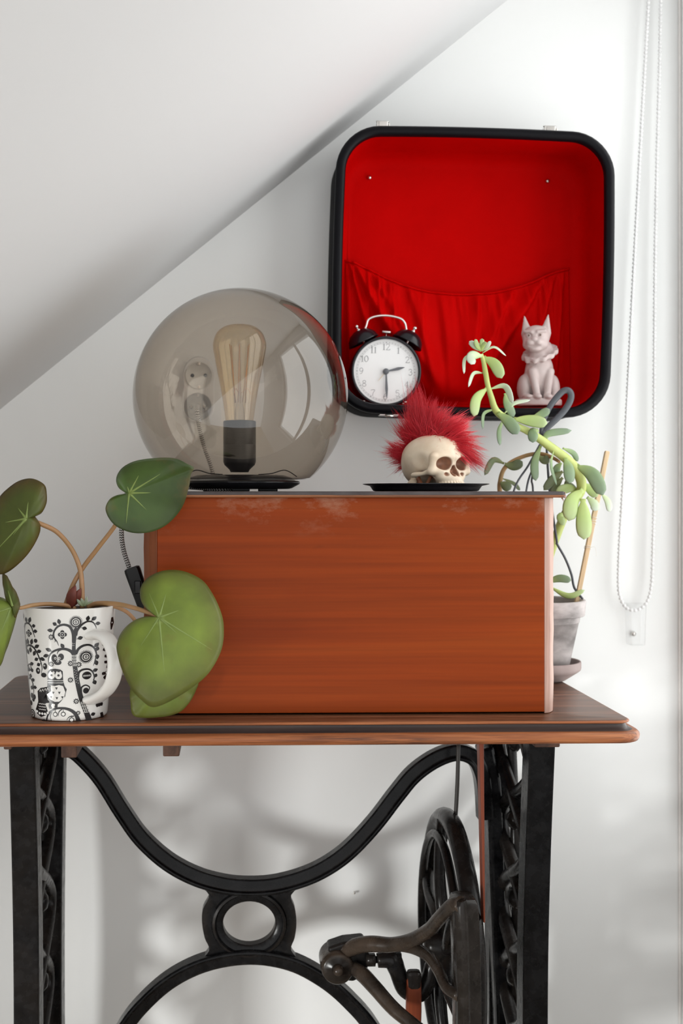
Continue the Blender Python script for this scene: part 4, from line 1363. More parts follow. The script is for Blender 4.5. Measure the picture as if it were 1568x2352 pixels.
for i in range(NS):
    cs, ctip, spread, cout = clumps[R2.randrange(len(clumps))]
    s = min(1, max(0, cs + R2.gauss(0, .07)))
    r0 = s2w(root_pt(s, R2.gauss(0, 3.4)))
    k = .42 + .58 * R2.random() ** .45
    end = r0.lerp(ctip, k) + Vector((R2.gauss(0, 1), R2.gauss(0, 1), R2.gauss(0, 1))) * spread * (.5 + .8 * k)
    if R2.random() < .18:                          # loose fluff that leaves its clump
        end = r0 + (cout + Vector((R2.gauss(0, .5), R2.gauss(0, .4), R2.gauss(0, .4)))).normalized() * R2.uniform(16, 34) * KS
    if R2.random() < .03:
        end = r0 + (end - r0) * 1.22
    L = (end - r0).length
    sag = Vector((R2.gauss(0, .06), R2.gauss(0, .06), R2.gauss(0, .05) + .03)) * L
    n0 = len(mb_v)
    pts = [r0, r0.lerp(end, .35) + sag * .7, r0.lerp(end, .7) + sag * .6, end]
    w_ = R2.uniform(.00016, .00032)
    t = (end - r0).normalized()
    a1 = t.orthogonal().normalized(); a2 = t.cross(a1)
    for p, ww in zip(pts[:3], (1.0, .85, .6)):
        for k in range(3):
            g = 2.094 * k
            mb_v.append(p + (a1 * math.cos(g) + a2 * math.sin(g)) * w_ * ww)
    mb_v.append(end)
    for j in range(2):
        for k in range(3):
            mb_f.append((n0 + j * 3 + k, n0 + j * 3 + (k + 1) % 3, n0 + j * 3 + 3 + (k + 1) % 3, n0 + j * 3 + 3 + k))
    for k in range(3):
        mb_f.append((n0 + 6 + k, n0 + 6 + (k + 1) % 3, n0 + 9))
ho = obj('mohawk', mb_v, mb_f, M['hair'], skull, world_coords=False)
ho['kind'] = 'stuff'
ho['label'] = 'fluffy red mohawk hair'
# ------------------------------------------------------------------ potted succulent
M['pot'] = plain('weathered_clay', (.54, .49, .48), .8, col2=(.16, .145, .14), nscale=16, bmp=.3, bscale=300, stretch=(1, 1, 2.2))
M['saucer'] = plain('grey_clay_saucer', (.34, .27, .255), .75, col2=(.26, .20, .19), nscale=25, bmp=.2, bscale=300)
M['soil'] = plain('potting_soil', (.05, .032, .022), .95, bmp=1.0, bscale=160, bdist=.003)
def leaf_mat(name, c1, c2, c3, rough=.42, sss=.12):
    m, nt, bs = new_mat(name)
    a = nd(nt, 'ShaderNodeAttribute', attribute_name='along')
    n = noise(nt, coords(nt), 40, 3)
    c = ramp(nt, a.outputs['Fac'], [(0.0, c1), (.45, c2), (1.0, c3)])
    c = mixc(nt, .25, c, ramp(nt, n, [(.3, (.75, .75, .75)), (.7, (1.1, 1.1, 1.1))]), 'MULTIPLY')
    nt.links.new(c, bs.inputs['Base Color'])
    bs.inputs['Roughness'].default_value = rough
    bs.inputs['Subsurface Weight'].default_value = sss
    bs.inputs['Subsurface Radius'].default_value = (.004, .006, .002)
    return m
M['sl_bright'] = leaf_mat('succulent_leaf_bright', (.46, .56, .18), (.38, .50, .17), (.36, .45, .22))
M['sl_grey'] = leaf_mat('succulent_leaf_greygreen', (.34, .45, .15), (.20, .29, .14), (.16, .225, .145))
M['sl_pale'] = leaf_mat('succulent_leaf_pale', (.48, .58, .28), (.48, .57, .38), (.50, .56, .47))
M['sl_dark'] = leaf_mat('succulent_leaf_dark', (.20, .22, .08), (.13, .16, .065), (.12, .155, .085))
M['stem_green'] = plain('succulent_stem', (.50, .56, .18), .5, col2=(.42, .49, .14), nscale=60, sss=.1)
M['stem_brown'] = plain('old_stem', (.42, .24, .10), .6, col2=(.34, .22, .09), nscale=60)
PY = 1.598
pc_ = at(1238, 1560, PY)
PX = pc_.x
sau = tag(empty('plant_saucer', (PX, PY, TABLE_Z)), 'grey clay saucer under the succulent pot behind the wooden case', 'saucer')
q = sz(1, PY)
SR_ = 94 * q
latheobj('saucer_dish', [(.0001, .0005), (SR_ * .62, .0005), (SR_ * .66, .002), (SR_ * .93, .0125), (SR_ * .985, .015), (SR_, .018), (SR_, .0255), (SR_ * .99, .0268), (SR_ * .955, .0268), (SR_ * .94, .0255), (SR_ * .93, .017), (SR_ * .6, .0045), (.0001, .004)], M['saucer'], sau, 56, (PX, PY, TABLE_Z))
plant = tag(empty('potted_succulent', (PX, PY, TABLE_Z + .0046)), 'leggy trailing succulent in a weathered clay pot behind the wooden case', 'plant')
z0 = TABLE_Z + .0046
RT = at(1341, 1380, PY).x - PX
zr = at(1238, 1376, PY).z
zl = at(1238, 1413, PY).z
rb = RT * .60
latheobj('pot', [(.0001, z0), (rb * .96, z0), (rb, z0 + .0015), (RT * .875, zl), (RT * .955, zl + .0005), (RT * .975, zl + .002), (RT, zr - .002), (RT * .99, zr), (RT * .93, zr), (RT * .91, zr - .002), (RT * .88, zl), (RT * .86, zl - .008)], M['pot'], plant, 56, (PX, PY, 0))
latheobj('soil', [(.0001, zr - .007), (RT * .45, zr - .008), (RT * .9, zr - .011)][::-1], M['soil'], plant, 40, (PX, PY, 0))

def fleshy_leaf(name, base, mid, tip, w, Yb, Yt, mat, parent, thick=.16, twist=0.0, shape='ob', cup=.0):
    """leaf along a bent mid-line, lens-shaped in section; points in photograph units with a depth at base and tip"""
    Ym = (Yb + Yt) / 2
    A, B, C_ = at(*base, Yb), at(*mid, Ym), at(*tip, Yt)
    B = B * 2 - (A + C_) / 2 if False else B
    n = 12
    wm = sz(w, Ym) / 2
    V, Fc, al = [], [], []
    pts = spline([A, B, C_], n // 2)
    n = len(pts)
    for i, p in enumerate(pts):
        s = i / (n - 1)
        if shape == 'ob':
            k = (s ** .75) * ((1 - s) ** .42) / .58 if s < 1 else 0
            k = max(k, .30 * (1 - s) ** 3)
        else:
            k = math.sin(math.pi * (s * .86 + .12)) if s < 1 else 0
            k = k * .95 + .05
        if i == n - 1:
            k = .03
        t = (pts[min(i + 1, n - 1)] - pts[max(i - 1, 0)]).normalized()
        v = Vector((0, -1, 0))
        side = t.cross(v)
        if side.length < 1e-4:
            side = Vector((1, 0, 0))
        side.normalize()
        nn = side.cross(t).normalized()
        ct, st = math.cos(twist), math.sin(twist)
        side2, nn2 = side * ct + nn * st, nn * ct - side * st
        ww, tt = wm * min(1.05, k), wm * thick * min(1, k + .12)
        for j in range(10):
            a = 2 * math.pi * j / 10
            V.append(p + side2 * (ww * math.cos(a)) + nn2 * (tt * math.sin(a) + cup * ww * math.cos(a) ** 2))
            al.append(s)
    for i in range(n - 1):
        for j in range(10):
            Fc.append((i * 10 + j, i * 10 + (j + 1) % 10, (i + 1) * 10 + (j + 1) % 10, (i + 1) * 10 + j))
    Fc.append(tuple(range(10))[::-1]); Fc.append(tuple((n - 1) * 10 + j for j in range(10)))
    o = obj(name, V, Fc, mat, parent)
    at_ = o.data.attributes.new('along', 'FLOAT', 'POINT')
    at_.data.foreach_set('value', al)
    return o
def z5(x, y):
    return (1000 + x / 3.5636, 760 + y / 3.5636)
# main stem
stem = [(372, 190, 1.500), (392, 250, 1.500), (410, 350, 1.502), (428, 450, 1.505), (455, 540, 1.508), (490, 645, 1.512), (560, 710, 1.518), (660, 775, 1.522), (760, 825, 1.528), (860, 890, 1.534), (960, 965, 1.540), (1060, 1040, 1.545), (1140, 1120, 1.550), (1185, 1210, 1.555), (1190, 1300, 1.562), (1140, 1390, 1.572), (1060, 1500, 1.582), (980, 1700, 1.592), (900, 1950, 1.598), (870, 2230, 1.598)]
pts = [at(*z5(x, y), Y) for x, y, Y in stem]
tubeobj('stem', spline(pts, 6), [.0026, .0030, .0035, .0034, .0038, .0046, .0050, .0042, .0048, .0055, .0062, .0064, .0068, .0070, .0064, .006, .006, .006, .0065, .007], M['stem_green'], plant, 12)
br_ = [(1010, 1070, 1.545), (960, 1040, 1.560), (880, 1010, 1.575), (790, 1010, 1.582), (700, 1035, 1.586), (610, 1080, 1.588), (555, 1140, 1.588), (530, 1220, 1.590), (525, 1310, 1.592), (560, 1500, 1.596), (700, 1900, 1.598), (800, 2230, 1.598)]
pts = [at(*z5(x, y), Y) for x, y, Y in br_]
tubeobj('stem', spline(pts, 6), [.0022, .0026, .0028, .0028, .0028, .0030, .0030, .0032, .0032, .0034, .0036], M['stem_brown'], plant, 10)
LV = [
 # base, mid, tip, width, Yb, Yt, material, twist
 ((380, 205), (300, 205), (290, 275), 100, 1.498, 1.478, 'sl_pale', .25), ((300, 185), (238, 235), (232, 352), 42, 1.500, 1.490, 'sl_pale', .7),
 ((395, 215), (485, 275), (542, 388), 105, 1.500, 1.488, 'sl_bright', -.2), ((385, 180), (480, 132), (577, 205), 34, 1.502, 1.505, 'sl_pale', .9),
 ((372, 165), (330, 130), (275, 84), 60, 1.498, 1.488, 'sl_pale', .5), ((372, 165), (340, 120), (322, 68), 44, 1.496, 1.482, 'sl_bright', 0), ((375, 165), (380, 110), (380, 62), 46, 1.500, 1.505, 'sl_bright', .1), ((378, 165), (420, 130), (448, 82), 44, 1.497, 1.485, 'sl_pale', -.4), ((372, 165), (390, 120), (410, 88), 40, 1.494, 1.476, 'sl_bright', -.1), ((372, 165), (355, 125), (340, 95), 34, 1.502, 1.512, 'sl_pale', 0),
 ((385, 345), (310, 350), (268, 460), 44, 1.503, 1.492, 'sl_pale', .75), ((420, 470), (335, 560), (312, 700), 105, 1.505, 1.490, 'sl_bright', .35),
 ((445, 475), (570, 455), (632, 595), 62, 1.505, 1.500, 'sl_pale', -.8), ((570, 510), (590, 600), (640, 705), 88, 1.520, 1.520, 'sl_grey', .2),
 ((480, 642), (395, 680), (385, 805), 46, 1.512, 1.500, 'sl_grey', .8), ((565, 675), (640, 595), (775, 565), 42, 1.518, 1.525, 'sl_pale', .7), ((555, 725), (520, 820), (525, 938), 52, 1.516, 1.505, 'sl_grey', .5),
 ((510, 672), (605, 750), (672, 845), 118, 1.508, 1.494, 'sl_grey', 0), ((640, 722), (785, 735), (915, 758), 120, 1.520, 1.512, 'sl_bright', .35), ((800, 700), (870, 680), (932, 640), 78, 1.545, 1.545, 'sl_grey', .1),
 ((838, 812), (800, 830), (795, 915), 92, 1.524, 1.508, 'sl_grey', -.3), ((888, 905), (930, 840), (1113, 815), 70, 1.534, 1.540, 'sl_grey', .4), ((860, 940), (810, 1085), (820, 1228), 82, 1.545, 1.555, 'sl_grey', .2),
 ((965, 985), (945, 1100), (990, 1262), 38, 1.535, 1.525, 'sl_grey', .6), ((1060, 1042), (1090, 1130), (1095, 1248), 110, 1.535, 1.520, 'sl_grey', .1), ((1040, 960), (1125, 1000), (1165, 1068), 52, 1.555, 1.565, 'sl_grey', 0),
 ((1155, 1105), (1285, 1180), (1370, 1345), 135, 1.545, 1.530, 'sl_grey', -.1), ((1360, 1335), (1410, 1400), (1425, 1482), 72, 1.548, 1.550, 'sl_pale', .3),
 ((1205, 1300), (1115, 1400), (1090, 1555), 150, 1.550, 1.535, 'sl_bright', .1), ((1205, 1375), (1212, 1540), (1214, 1708), 150, 1.545, 1.530, 'sl_bright', 0),
 ((1150, 1300), (1080, 1290), (985, 1310), 95, 1.565, 1.560, 'sl_bright', .4), ((1200, 1250), (1270, 1300), (1325, 1355), 95, 1.565, 1.565, 'sl_bright', 0), ((1070, 1510), (1020, 1520), (1050, 1592), 75, 1.575, 1.570, 'sl_bright', .2),
 ((1040, 1150), (970, 1205), (885, 1305), 85, 1.565, 1.570, 'sl_dark', .2), ((1040, 1200), (980, 1270), (950, 1330), 80, 1.572, 1.575, 'sl_dark', 0), ((1240, 1360), (1300, 1420), (1305, 1475), 95, 1.575, 1.575, 'sl_pale', .2), ((1100, 1190), (1085, 1260), (1150, 1310), 80, 1.57, 1.57, 'sl_dark', 0), ((1030, 1080), (990, 1130), (1000, 1200), 80, 1.570, 1.575, 'sl_grey', .3),
 ((560, 1085), (470, 1060), (400, 1182), 62, 1.588, 1.580, 'sl_dark', .3), ((565, 1090), (640, 1105), (712, 1070), 92, 1.582, 1.575, 'sl_dark', .2), ((845, 1025), (885, 1055), (935, 1050), 82, 1.570, 1.565, 'sl_dark', .1), ((532, 1240), (570, 1265), (612, 1300), 88, 1.585, 1.580, 'sl_dark', 0), ((540, 1205), (640, 1250), (692, 1305), 40, 1.594, 1.60, 'sl_dark', .4),
]
for (b, m_, t, w_, Yb, Yt, mt, tw) in LV:
    fleshy_leaf('leaf', z5(*b), z5(*m_), z5(*t), w_ * 1.13 / 3.5636, Yb, Yt, M[mt], plant, .24, tw * .8)
def z6(x, y):
    return (1220 + x / 4.356, 1200 + y / 4.356)
fleshy_leaf('leaf', z6(150, 600), z6(280, 560), z6(398, 580), 105 / 4.356, 1.575, 1.565, M['sl_grey'], plant, .2, .35)
fleshy_leaf('leaf', z6(180, 640), z6(370, 735), z6(533, 676), 82 / 4.356, 1.570, 1.560, M['sl_bright'], plant, .25, -.3)
# plastic hanger: hook and three wires clipped to the pot's rim
M['hanger'] = plain('grey_hanger_plastic', (.060, .066, .078), .35, nscale=60)
hk = [(865, 885), (905, 805), (985, 725), (1055, 650), (1100, 575), (1108, 520), (1085, 488), (1045, 492), (1000, 535), (955, 590), (925, 640), (890, 720), (868, 800), (866, 870)]
pts = [at(*z5(x, y), 1.572) for x, y in hk]
hang = empty('hanger', pts[0]); hang.parent = plant; hang.matrix_parent_inverse = mworld(plant).inverted()
tubeobj('hook', spline(pts, 6), [.0040, .0040, .0045, .0046, .0046, .0046, .0046, .0046, .0046, .0044, .004, .0036, .003, .003], M['hanger'], hang, 10, flat=.5, up=(0, 1, 0))
k0 = at(*z5(880, 850), 1.574)
latheobj('knot', [(.0001, -.006), (.004, -.005), (.0055, 0), (.004, .005), (.0001, .006)], M['hanger'], hang, 16, k0)
zrim = zr + .001
for pth in ([z5(870, 900) + (1.574,), z5(760, 1100) + (1.566,), z5(640, 1310) + (1.56,), (1160, 1250, 1.56), None],
            [z5(868, 900) + (1.575,), z5(800, 1110) + (1.57,), z5(742, 1310) + (1.565,), (1200, 1260, 1.565), None],
            [z5(872, 905) + (1.578,), z5(790, 1195) + (1.59,), z5(797, 1310) + (1.595,), (1226, 1260, 1.60), None]):
    i = len([o for o in hang.children])
    ang = {2: 200, 3: 250, 4: 120}.get(i, 150)
    end = Vector((PX + RT * .93 * math.cos(math.radians(ang)), PY + RT * .93 * math.sin(math.radians(ang)), zrim))
    pts = [at(*p) for p in pth[:-1]] + [end]
    tubeobj('wire', spline(pts, 6), .0014, M['hanger'], hang, 8)
pts = [at(1278, 1240, 1.575), at(*z6(255, 212), 1.575), at(*z6(340, 365), 1.578), at(*z6(400, 520), 1.582), at(*z6(430, 655), 1.588)]
pts.append(Vector((PX + RT * .93 * math.cos(-.25), PY + RT * .93 * math.sin(-.25), zrim)))
tubeobj('wire', spline([k0 + Vector((.004, 0, -.004)), at(1262, 1130, 1.575)] + pts, 6), .0017, M['hanger'], hang, 8)

# wooden stake
M['stake'] = wood('pale_stake', ((.55, .38, .22), (.68, .50, .31), (.76, .58, .38)), 'Z', 1.0, .55)
a, b = at(1394, 1036, 1.580), at(1326, 1372, 1.588)
b2 = b + (b - a).normalized() * .018
a.z += 0
stk = tag(empty('wooden_stake', b2), 'thin pale wooden stake stuck in the succulent pot', 'stake')
dirn = (b2 - a).normalized(); sd = Vector((-dirn.z, 0, dirn.x)).normalized(); yy = Vector((0, 1, 0))
hw = .0031
rings = [[p + sd * (hw * k * u) + yy * (hw * k * v_) for u, v_ in ((-1, -1), (1, -1), (1, 1), (-1, 1))] for p, k in ((a, .85), (a + dirn * .002, 1), (a.lerp(b2, .5), 1), (b2, .95))]
V, Fc = loft(rings, (True, True))
o = obj('stick', V, Fc, M['stake'], stk, smooth=False); bevel(o, .0006)
M['thread'] = plain('white_thread', (.78, .76, .72), .8)
for t in (.42, .44, .455, .60, .61):
    p = a.lerp(b2, t)
    ring = [p + sd * (.0046 * math.cos(g)) + yy * (.0046 * math.sin(g)) + dirn * (.0012 * math.sin(g)) for g in np.linspace(0, 2 * math.pi, 17)[:-1]]
    v, f, _ = tube(ring, .00035, 5, closed=True)
    obj('thread', v, f, M['thread'], stk)
p = a.lerp(b2, .60)
tubeobj('thread', spline([p + sd * .004, p + sd * .008 + Vector((.001, -.003, .001)), p + sd * .011 + Vector((.0, -.003, -.006)), p + sd * .010 + Vector((.001, -.003, -.011))], 5), .0003, M['thread'], stk, 5)
# ------------------------------------------------------------------ patterned mug with a begonia
M['porcelain'] = plain('white_porcelain', (.80, .785, .75), .16, col2=(.79, .775, .74), nscale=8)
M['ink'] = plain('black_glaze', (.014, .012, .013), .22)
MY = 1.353
mc = at(160, 1655, MY)
MX = mc.x
mug = tag(empty('mug', (MX, MY, TABLE_Z + .0004)), 'white porcelain mug with black folk-art tree and owl print, holding the begonia', 'mug')
q = sz(1, MY)
mz1 = at(160, 1389, MY).z
mz0 = TABLE_Z + .0004
MR1, MR0 = 105.5 * q, 85.5 * q
H_ = mz1 - mz0
def mr(z):
    t = (z - mz0) / H_
    return MR0 + (MR1 - MR0) * (t ** .92 if t > 0 else 0)
prof = [(.0001, mz0 + .001), (MR0 * .80, mz0 + .001), (MR0 * .86, mz0), (MR0 * .95, mz0), (MR0 * .99, mz0 + .0012)]
for t in np.linspace(.03, .985, 14):
    prof.append((mr(mz0 + H_ * t), mz0 + H_ * t))
prof += [(MR1, mz1 - .0006), (MR1 - .0012, mz1), (MR1 - .0030, mz1 - .0004), (MR1 - .0038, mz1 - .002)]
for t in (.7, .4, .1):
    prof.append((mr(mz0 + H_ * t) - .0042, mz0 + H_ * t))
prof.append((.0001, mz0 + .006))
latheobj('cup', prof, M['porcelain'], mug, 72, (MX, MY, 0))
latheobj('soil', [(MR1 - .0042, mz1 - .006), (MR1 * .5, mz1 - .0045), (.0001, mz1 - .004)], M['soil'], mug, 36, (MX, MY, 0))
# handle: a flat band leaving the front right of the cup
ang = math.radians(44)
hd = Vector((math.sin(ang), -math.cos(ang), 0))
hs = Vector((math.cos(ang), math.sin(ang), 0))
def hpnt(r, py):
    z = at(160, py, MY).z
    return Vector((MX, MY, 0)) + hd * r + Vector((0, 0, z))
R_ = MR1
hpth = [hpnt(R_ * .90, 1450), hpnt(R_ * 1.08, 1448), hpnt(R_ * 1.32, 1455), hpnt(R_ * 1.52, 1478), hpnt(R_ * 1.58, 1510), hpnt(R_ * 1.50, 1545), hpnt(R_ * 1.30, 1570), hpnt(R_ * 1.05, 1586), hpnt(R_ * .86, 1594)]
pts = spline(hpth, 6)
rings = []
for i, p in enumerate(pts):
    t = (pts[min(i + 1, len(pts) - 1)] - pts[max(i - 1, 0)]).normalized()
    nn = t.cross(hs).normalized()
    s = i / (len(pts) - 1)
    wd = .0105 + .006 * (abs(s - .5) * 2) ** 3
    th_ = .0042 + .002 * (abs(s - .5) * 2) ** 3
    rings.append([p + hs * (wd * math.copysign(abs(math.cos(a)) ** .7, math.cos(a))) + nn * (th_ * math.sin(a)) for a in np.linspace(0, 2 * math.pi, 17)[:-1]])
V, Fc = loft(rings, (True, True))
obj('handle', V, Fc, M['porcelain'], mug)

# --- glazed print, drawn on the cup wall
def mugmap(x, y, lift=.00025):
    """x, y on the unrolled drawing (in the drawing's own units) to the cup wall"""
    px, py = 40 + x / 6.0308, 1370 + y / 6.0308
    z = at(160, min(max(py, 1396), 1655), MY).z
    r = mr(z)
    s = max(-.995, min(.995, (px - 160) * q / r))
    a = math.asin(s)
    return Vector((MX + (r + lift) * math.sin(a), MY - (r + lift) * math.cos(a), z))
ink, wht = MB(), MB()
def stroke(pts, w, m=ink, n=6, lift=.00025):
    P_ = spline([(a, b, 0) for a, b in pts], n) if len(pts) > 2 else [Vector((*pts[0], 0)).lerp(Vector((*pts[1], 0)), k / 4) for k in range(5)]
    W = lerp_list(w, len(P_))
    V, Fc = [], []
    for i, p in enumerate(P_):
        t = (P_[min(i + 1, len(P_) - 1)] - P_[max(i - 1, 0)]).normalized()
        nn = Vector((-t.y, t.x, 0)) * W[i] / 2
        V += [mugmap(*(p + nn)[:2], lift), mugmap(*(p - nn)[:2], lift)]
    Fc = [(2 * i, 2 * i + 1, 2 * i + 3, 2 * i + 2) for i in range(len(P_) - 1)]
    m.add(V, Fc)
def poly(pts, m=ink, lift=.00025, c=None):
    cx = sum(p[0] for p in pts) / len(pts); cy = sum(p[1] for p in pts) / len(pts)
    if c: cx, cy = c
    V = [mugmap(cx, cy, lift)]
    k = len(pts)
    V += [mugmap(cx + (x - cx) * .5, cy + (y - cy) * .5, lift) for x, y in pts]
    V += [mugmap(x, y, lift) for x, y in pts]
    Fc = []
    for i in range(k):
        j = (i + 1) % k
        Fc += [(0, 1 + i, 1 + j), (1 + i, 1 + k + i, 1 + k + j, 1 + j)]
    m.add(V, Fc)
def disc(x, y, r, m=ink, lift=.00025, ry=None, n=16):
    poly([(x + r * math.cos(2 * math.pi * k / n), y + (ry or r) * math.sin(2 * math.pi * k / n)) for k in range(n)], m, lift)
def leafm(x, y, deg, L=62, w=26):
    a = math.radians(deg)
    d, s = (math.cos(a), -math.sin(a)), (math.sin(a), math.cos(a))
    prof_ = [(0, 0), (.25, .75), (.5, 1), (.75, .7), (1, 0), (.75, -.7), (.5, -1), (.25, -.75)]
    poly([(x + d[0] * L * t + s[0] * w * k, y + d[1] * L * t + s[1] * w * k) for t, k in prof_])
    stroke([(x - d[0] * 12, y - d[1] * 12), (x, y)], 8)
def sun(x, y, r, rays=28, flat_=1.0):
    poly([(x + r * (1.08 if k % 2 else .70) * math.cos(math.pi * k / rays), y + r * flat_ * (1.08 if k % 2 else .70) * math.sin(math.pi * k / rays)) for k in range(2 * rays)])
    disc(x, y, r * .58, wht, .0004); disc(x, y, r * .48, ink, .00055); disc(x, y, r * .32, wht, .0007); disc(x, y, r * .22, ink, .00085, r * .27, 4); disc(x, y, r * .08, wht, .001)
def quatre(x, y, r):
    for a in (0, 90, 180, 270):
        a = math.radians(a)
        disc(x + r * .55 * math.cos(a), y + r * .55 * math.sin(a), r * .42)
    disc(x, y, r * .52, wht, .0004); disc(x, y, r * .42, ink, .00055); disc(x, y, r * .12, wht, .0007)
def burst(x, y, r):
    poly([(x + r * (1 if k % 2 else .6) * math.cos(math.pi * k / 9), y + r * (1 if k % 2 else .6) * math.sin(math.pi * k / 9)) for k in range(18)])
    disc(x, y, r * .38, wht, .0004); disc(x, y, r * .18, ink, .00055)
# trunk
stroke([(885, 380), (872, 480), (860, 600), (860, 720)], [46, 44, 46, 52])
stroke([(860, 715), (862, 820), (872, 900), (885, 1010), (905, 1130), (930, 1260), (960, 1380), (1000, 1500), (1035, 1620), (1062, 1745)], [56, 58, 58, 60, 60, 60, 60, 64, 68, 80])
for y, x in ((760, 860), (800, 862), (840, 864), (880, 868)):
    for k in (-1, 0, 1):
        poly([(x + k * 20 - 9, y - 26), (x + k * 20 + 9, y - 26), (x + k * 20, y - 6)][::-1], wht, .0004)
    stroke([(x - 28, y - 2), (x + 28, y - 2)], 6, wht, 4, .0004)
for y in range(930, 1110, 34):
    xx = 870 + (y - 920) * .16
    for k in (-12, 12):
        disc(xx + k, y + (k > 0) * 14, 4.5, wht, .0004, None, 8)
for y, x in ((1400, 968), (1440, 980), (1480, 994), (1520, 1006)):
    for k in (-1, 0, 1):
        poly([(x + k * 22 - 8, y - 26), (x + k * 22 + 8, y - 26), (x + k * 22, y - 4)], wht, .0004)
    stroke([(x - 30, y), (x + 30, y)], 7, wht, 4, .0004)
for x, y in ((850, 580), (862, 602), (846, 604), (868, 578), (1015, 1650), (1050, 1640)):
    disc(x, y, 6, wht, .0004, 3, 8)
# crown
stroke([(880, 430), (888, 350)], [36, 22]); sun(888, 290, 88)
stroke([(856, 560), (850, 440), (810, 350), (730, 322), (650, 350), (600, 420), (600, 490), (640, 550), (662, 605)], [40, 38, 34, 30, 26, 22, 18, 12, 5])
stroke([(606, 520), (620, 545), (600, 555)], [10, 8, 4])
for a in ((640, 330, 150, 66), (680, 318, 105, 78), (590, 405, 175, 84)): leafm(*a)
quatre(712, 455, 62); burst(562, 490, 46)
stroke([(885, 470), (905, 400), (960, 330), (1030, 290), (1095, 300), (1130, 350), (1143, 395)], [40, 34, 28, 22, 18, 12, 4])
for a in ((1030, 285, 75, 78), (1085, 280, 40, 78), (1130, 325, 0, 62), (965, 370, -15, 66), (905, 515, 15, 76)): leafm(*a)
# middle branches
stroke([(860, 735), (820, 680), (740, 648), (640, 660), (560, 705), (522, 780), (520, 870)], [44, 40, 34, 28, 22, 16, 5])
for a in ((735, 640, 125, 80), (565, 680, 160, 92), (525, 735, 195, 84)): leafm(*a)
stroke([(700, 655), (655, 680), (640, 720)], [18, 14, 6])
disc(600, 775, 40, ink, .00025, 54); disc(690, 755, 40, ink, .00025, 46); disc(645, 830, 52, ink, .00025, 36)
for p in ((615, 775), (668, 772), (648, 812)): disc(*p, 17, wht, .0004); disc(*p, 9, ink, .00055)
burst(560, 855, 44); burst(815, 845, 44); burst(920, 865, 44); burst(812, 1068, 44); burst(882, 1360, 44); burst(905, 1520, 34)
stroke([(882, 720), (920, 650), (985, 610), (1060, 610), (1115, 660), (1140, 750), (1120, 830), (1100, 900)], [40, 34, 30, 26, 22, 16, 12, 4])
for a in ((1115, 645, 45, 78), (1135, 700, 65, 66), (1140, 740, -80, 76), (1125, 820, -75, 80)): leafm(*a)
sun(1010, 765, 92)
stroke([(905, 1040), (920, 970), (975, 935), (1050, 940), (1095, 990), (1108, 1070), (1085, 1130)], [36, 30, 26, 22, 18, 12, 4])
for a in ((1090, 970, 20, 68), (1108, 1060, 60, 60), (1100, 1090, -70, 72)): leafm(*a)
disc(1018, 1020, 58, ink, .00025, 54)
for k in (-34, -11, 12, 35): disc(1018 + k, 1022, 11, wht, .0004); disc(1018 + k, 1022, 6, ink, .00055)
stroke([(945, 1240), (950, 1180), (1000, 1150), (1050, 1185), (1030, 1250)], [26, 22, 18, 14, 6])
disc(1005, 1225, 36, ink, .00025, 40)
# owl: tail, wing, belly, head
poly([(500, 1165), (545, 1140), (565, 1210), (530, 1250), (480, 1260), (500, 1340), (540, 1380), (480, 1390), (465, 1400), (500, 1500), (470, 1560), (400, 1590), (335, 1550), (320, 1490), (360, 1380), (352, 1240), (400, 1190)], ink, .00025, (430, 1340))
poly([(505, 960), (540, 925), (610, 915), (680, 925), (712, 950), (716, 1080), (735, 1150), (762, 1195), (745, 1250), (740, 1290), (680, 1360), (640, 1400), (560, 1390), (500, 1330), (480, 1250), (500, 1150)], ink, .00025, (615, 1150))
poly([(545, 1140), (600, 1150), (660, 1135), (715, 1150), (742, 1230), (725, 1310), (660, 1360), (600, 1365), (530, 1330), (490, 1270), (555, 1220)], wht, .0004, (620, 1250))
for x in (560, 655):
    disc(x, 1008, 48, wht, .0004); disc(x, 1005, 16, ink, .00055)
for x in (545, 590, 635, 680): poly([(x - 18, 975), (x + 18, 975), (x, 945)], wht, .0004)
stroke([(505, 1078), (720, 1075)], 7, wht, 4, .0004); stroke([(505, 1110), (720, 1105)], 7, wht, 4, .0004)
for x, y in ((626, 1180), (582, 1240), (664, 1238), (552, 1300), (630, 1312), (704, 1300)): poly([(x - 18, y - 12), (x + 18, y - 12), (x, y + 22)], ink, .00055)
for k in range(5): disc(340 + k * 40, 1520 + (20 if 0 < k < 4 else 0), 17, wht, .0004, None, 10)
for r_ in range(3):
    for k in range(4): stroke([(370 + k * 26, 1400 + r_ * 38), (383 + k * 26, 1412 + r_ * 38), (396 + k * 26, 1400 + r_ * 38)], 6, wht, 4, .0004)
for k in range(4): stroke([(385 + k * 36, 1240 - k * 12), (400 + k * 36, 1215 - k * 12), (410 + k * 36, 1245 - k * 12)], 7, wht, 4, .0004)
stroke([(545, 1375), (530, 1420), (545, 1465)], [40, 34, 40]); stroke([(615, 1375), (620, 1410), (612, 1445)], [40, 34, 44])
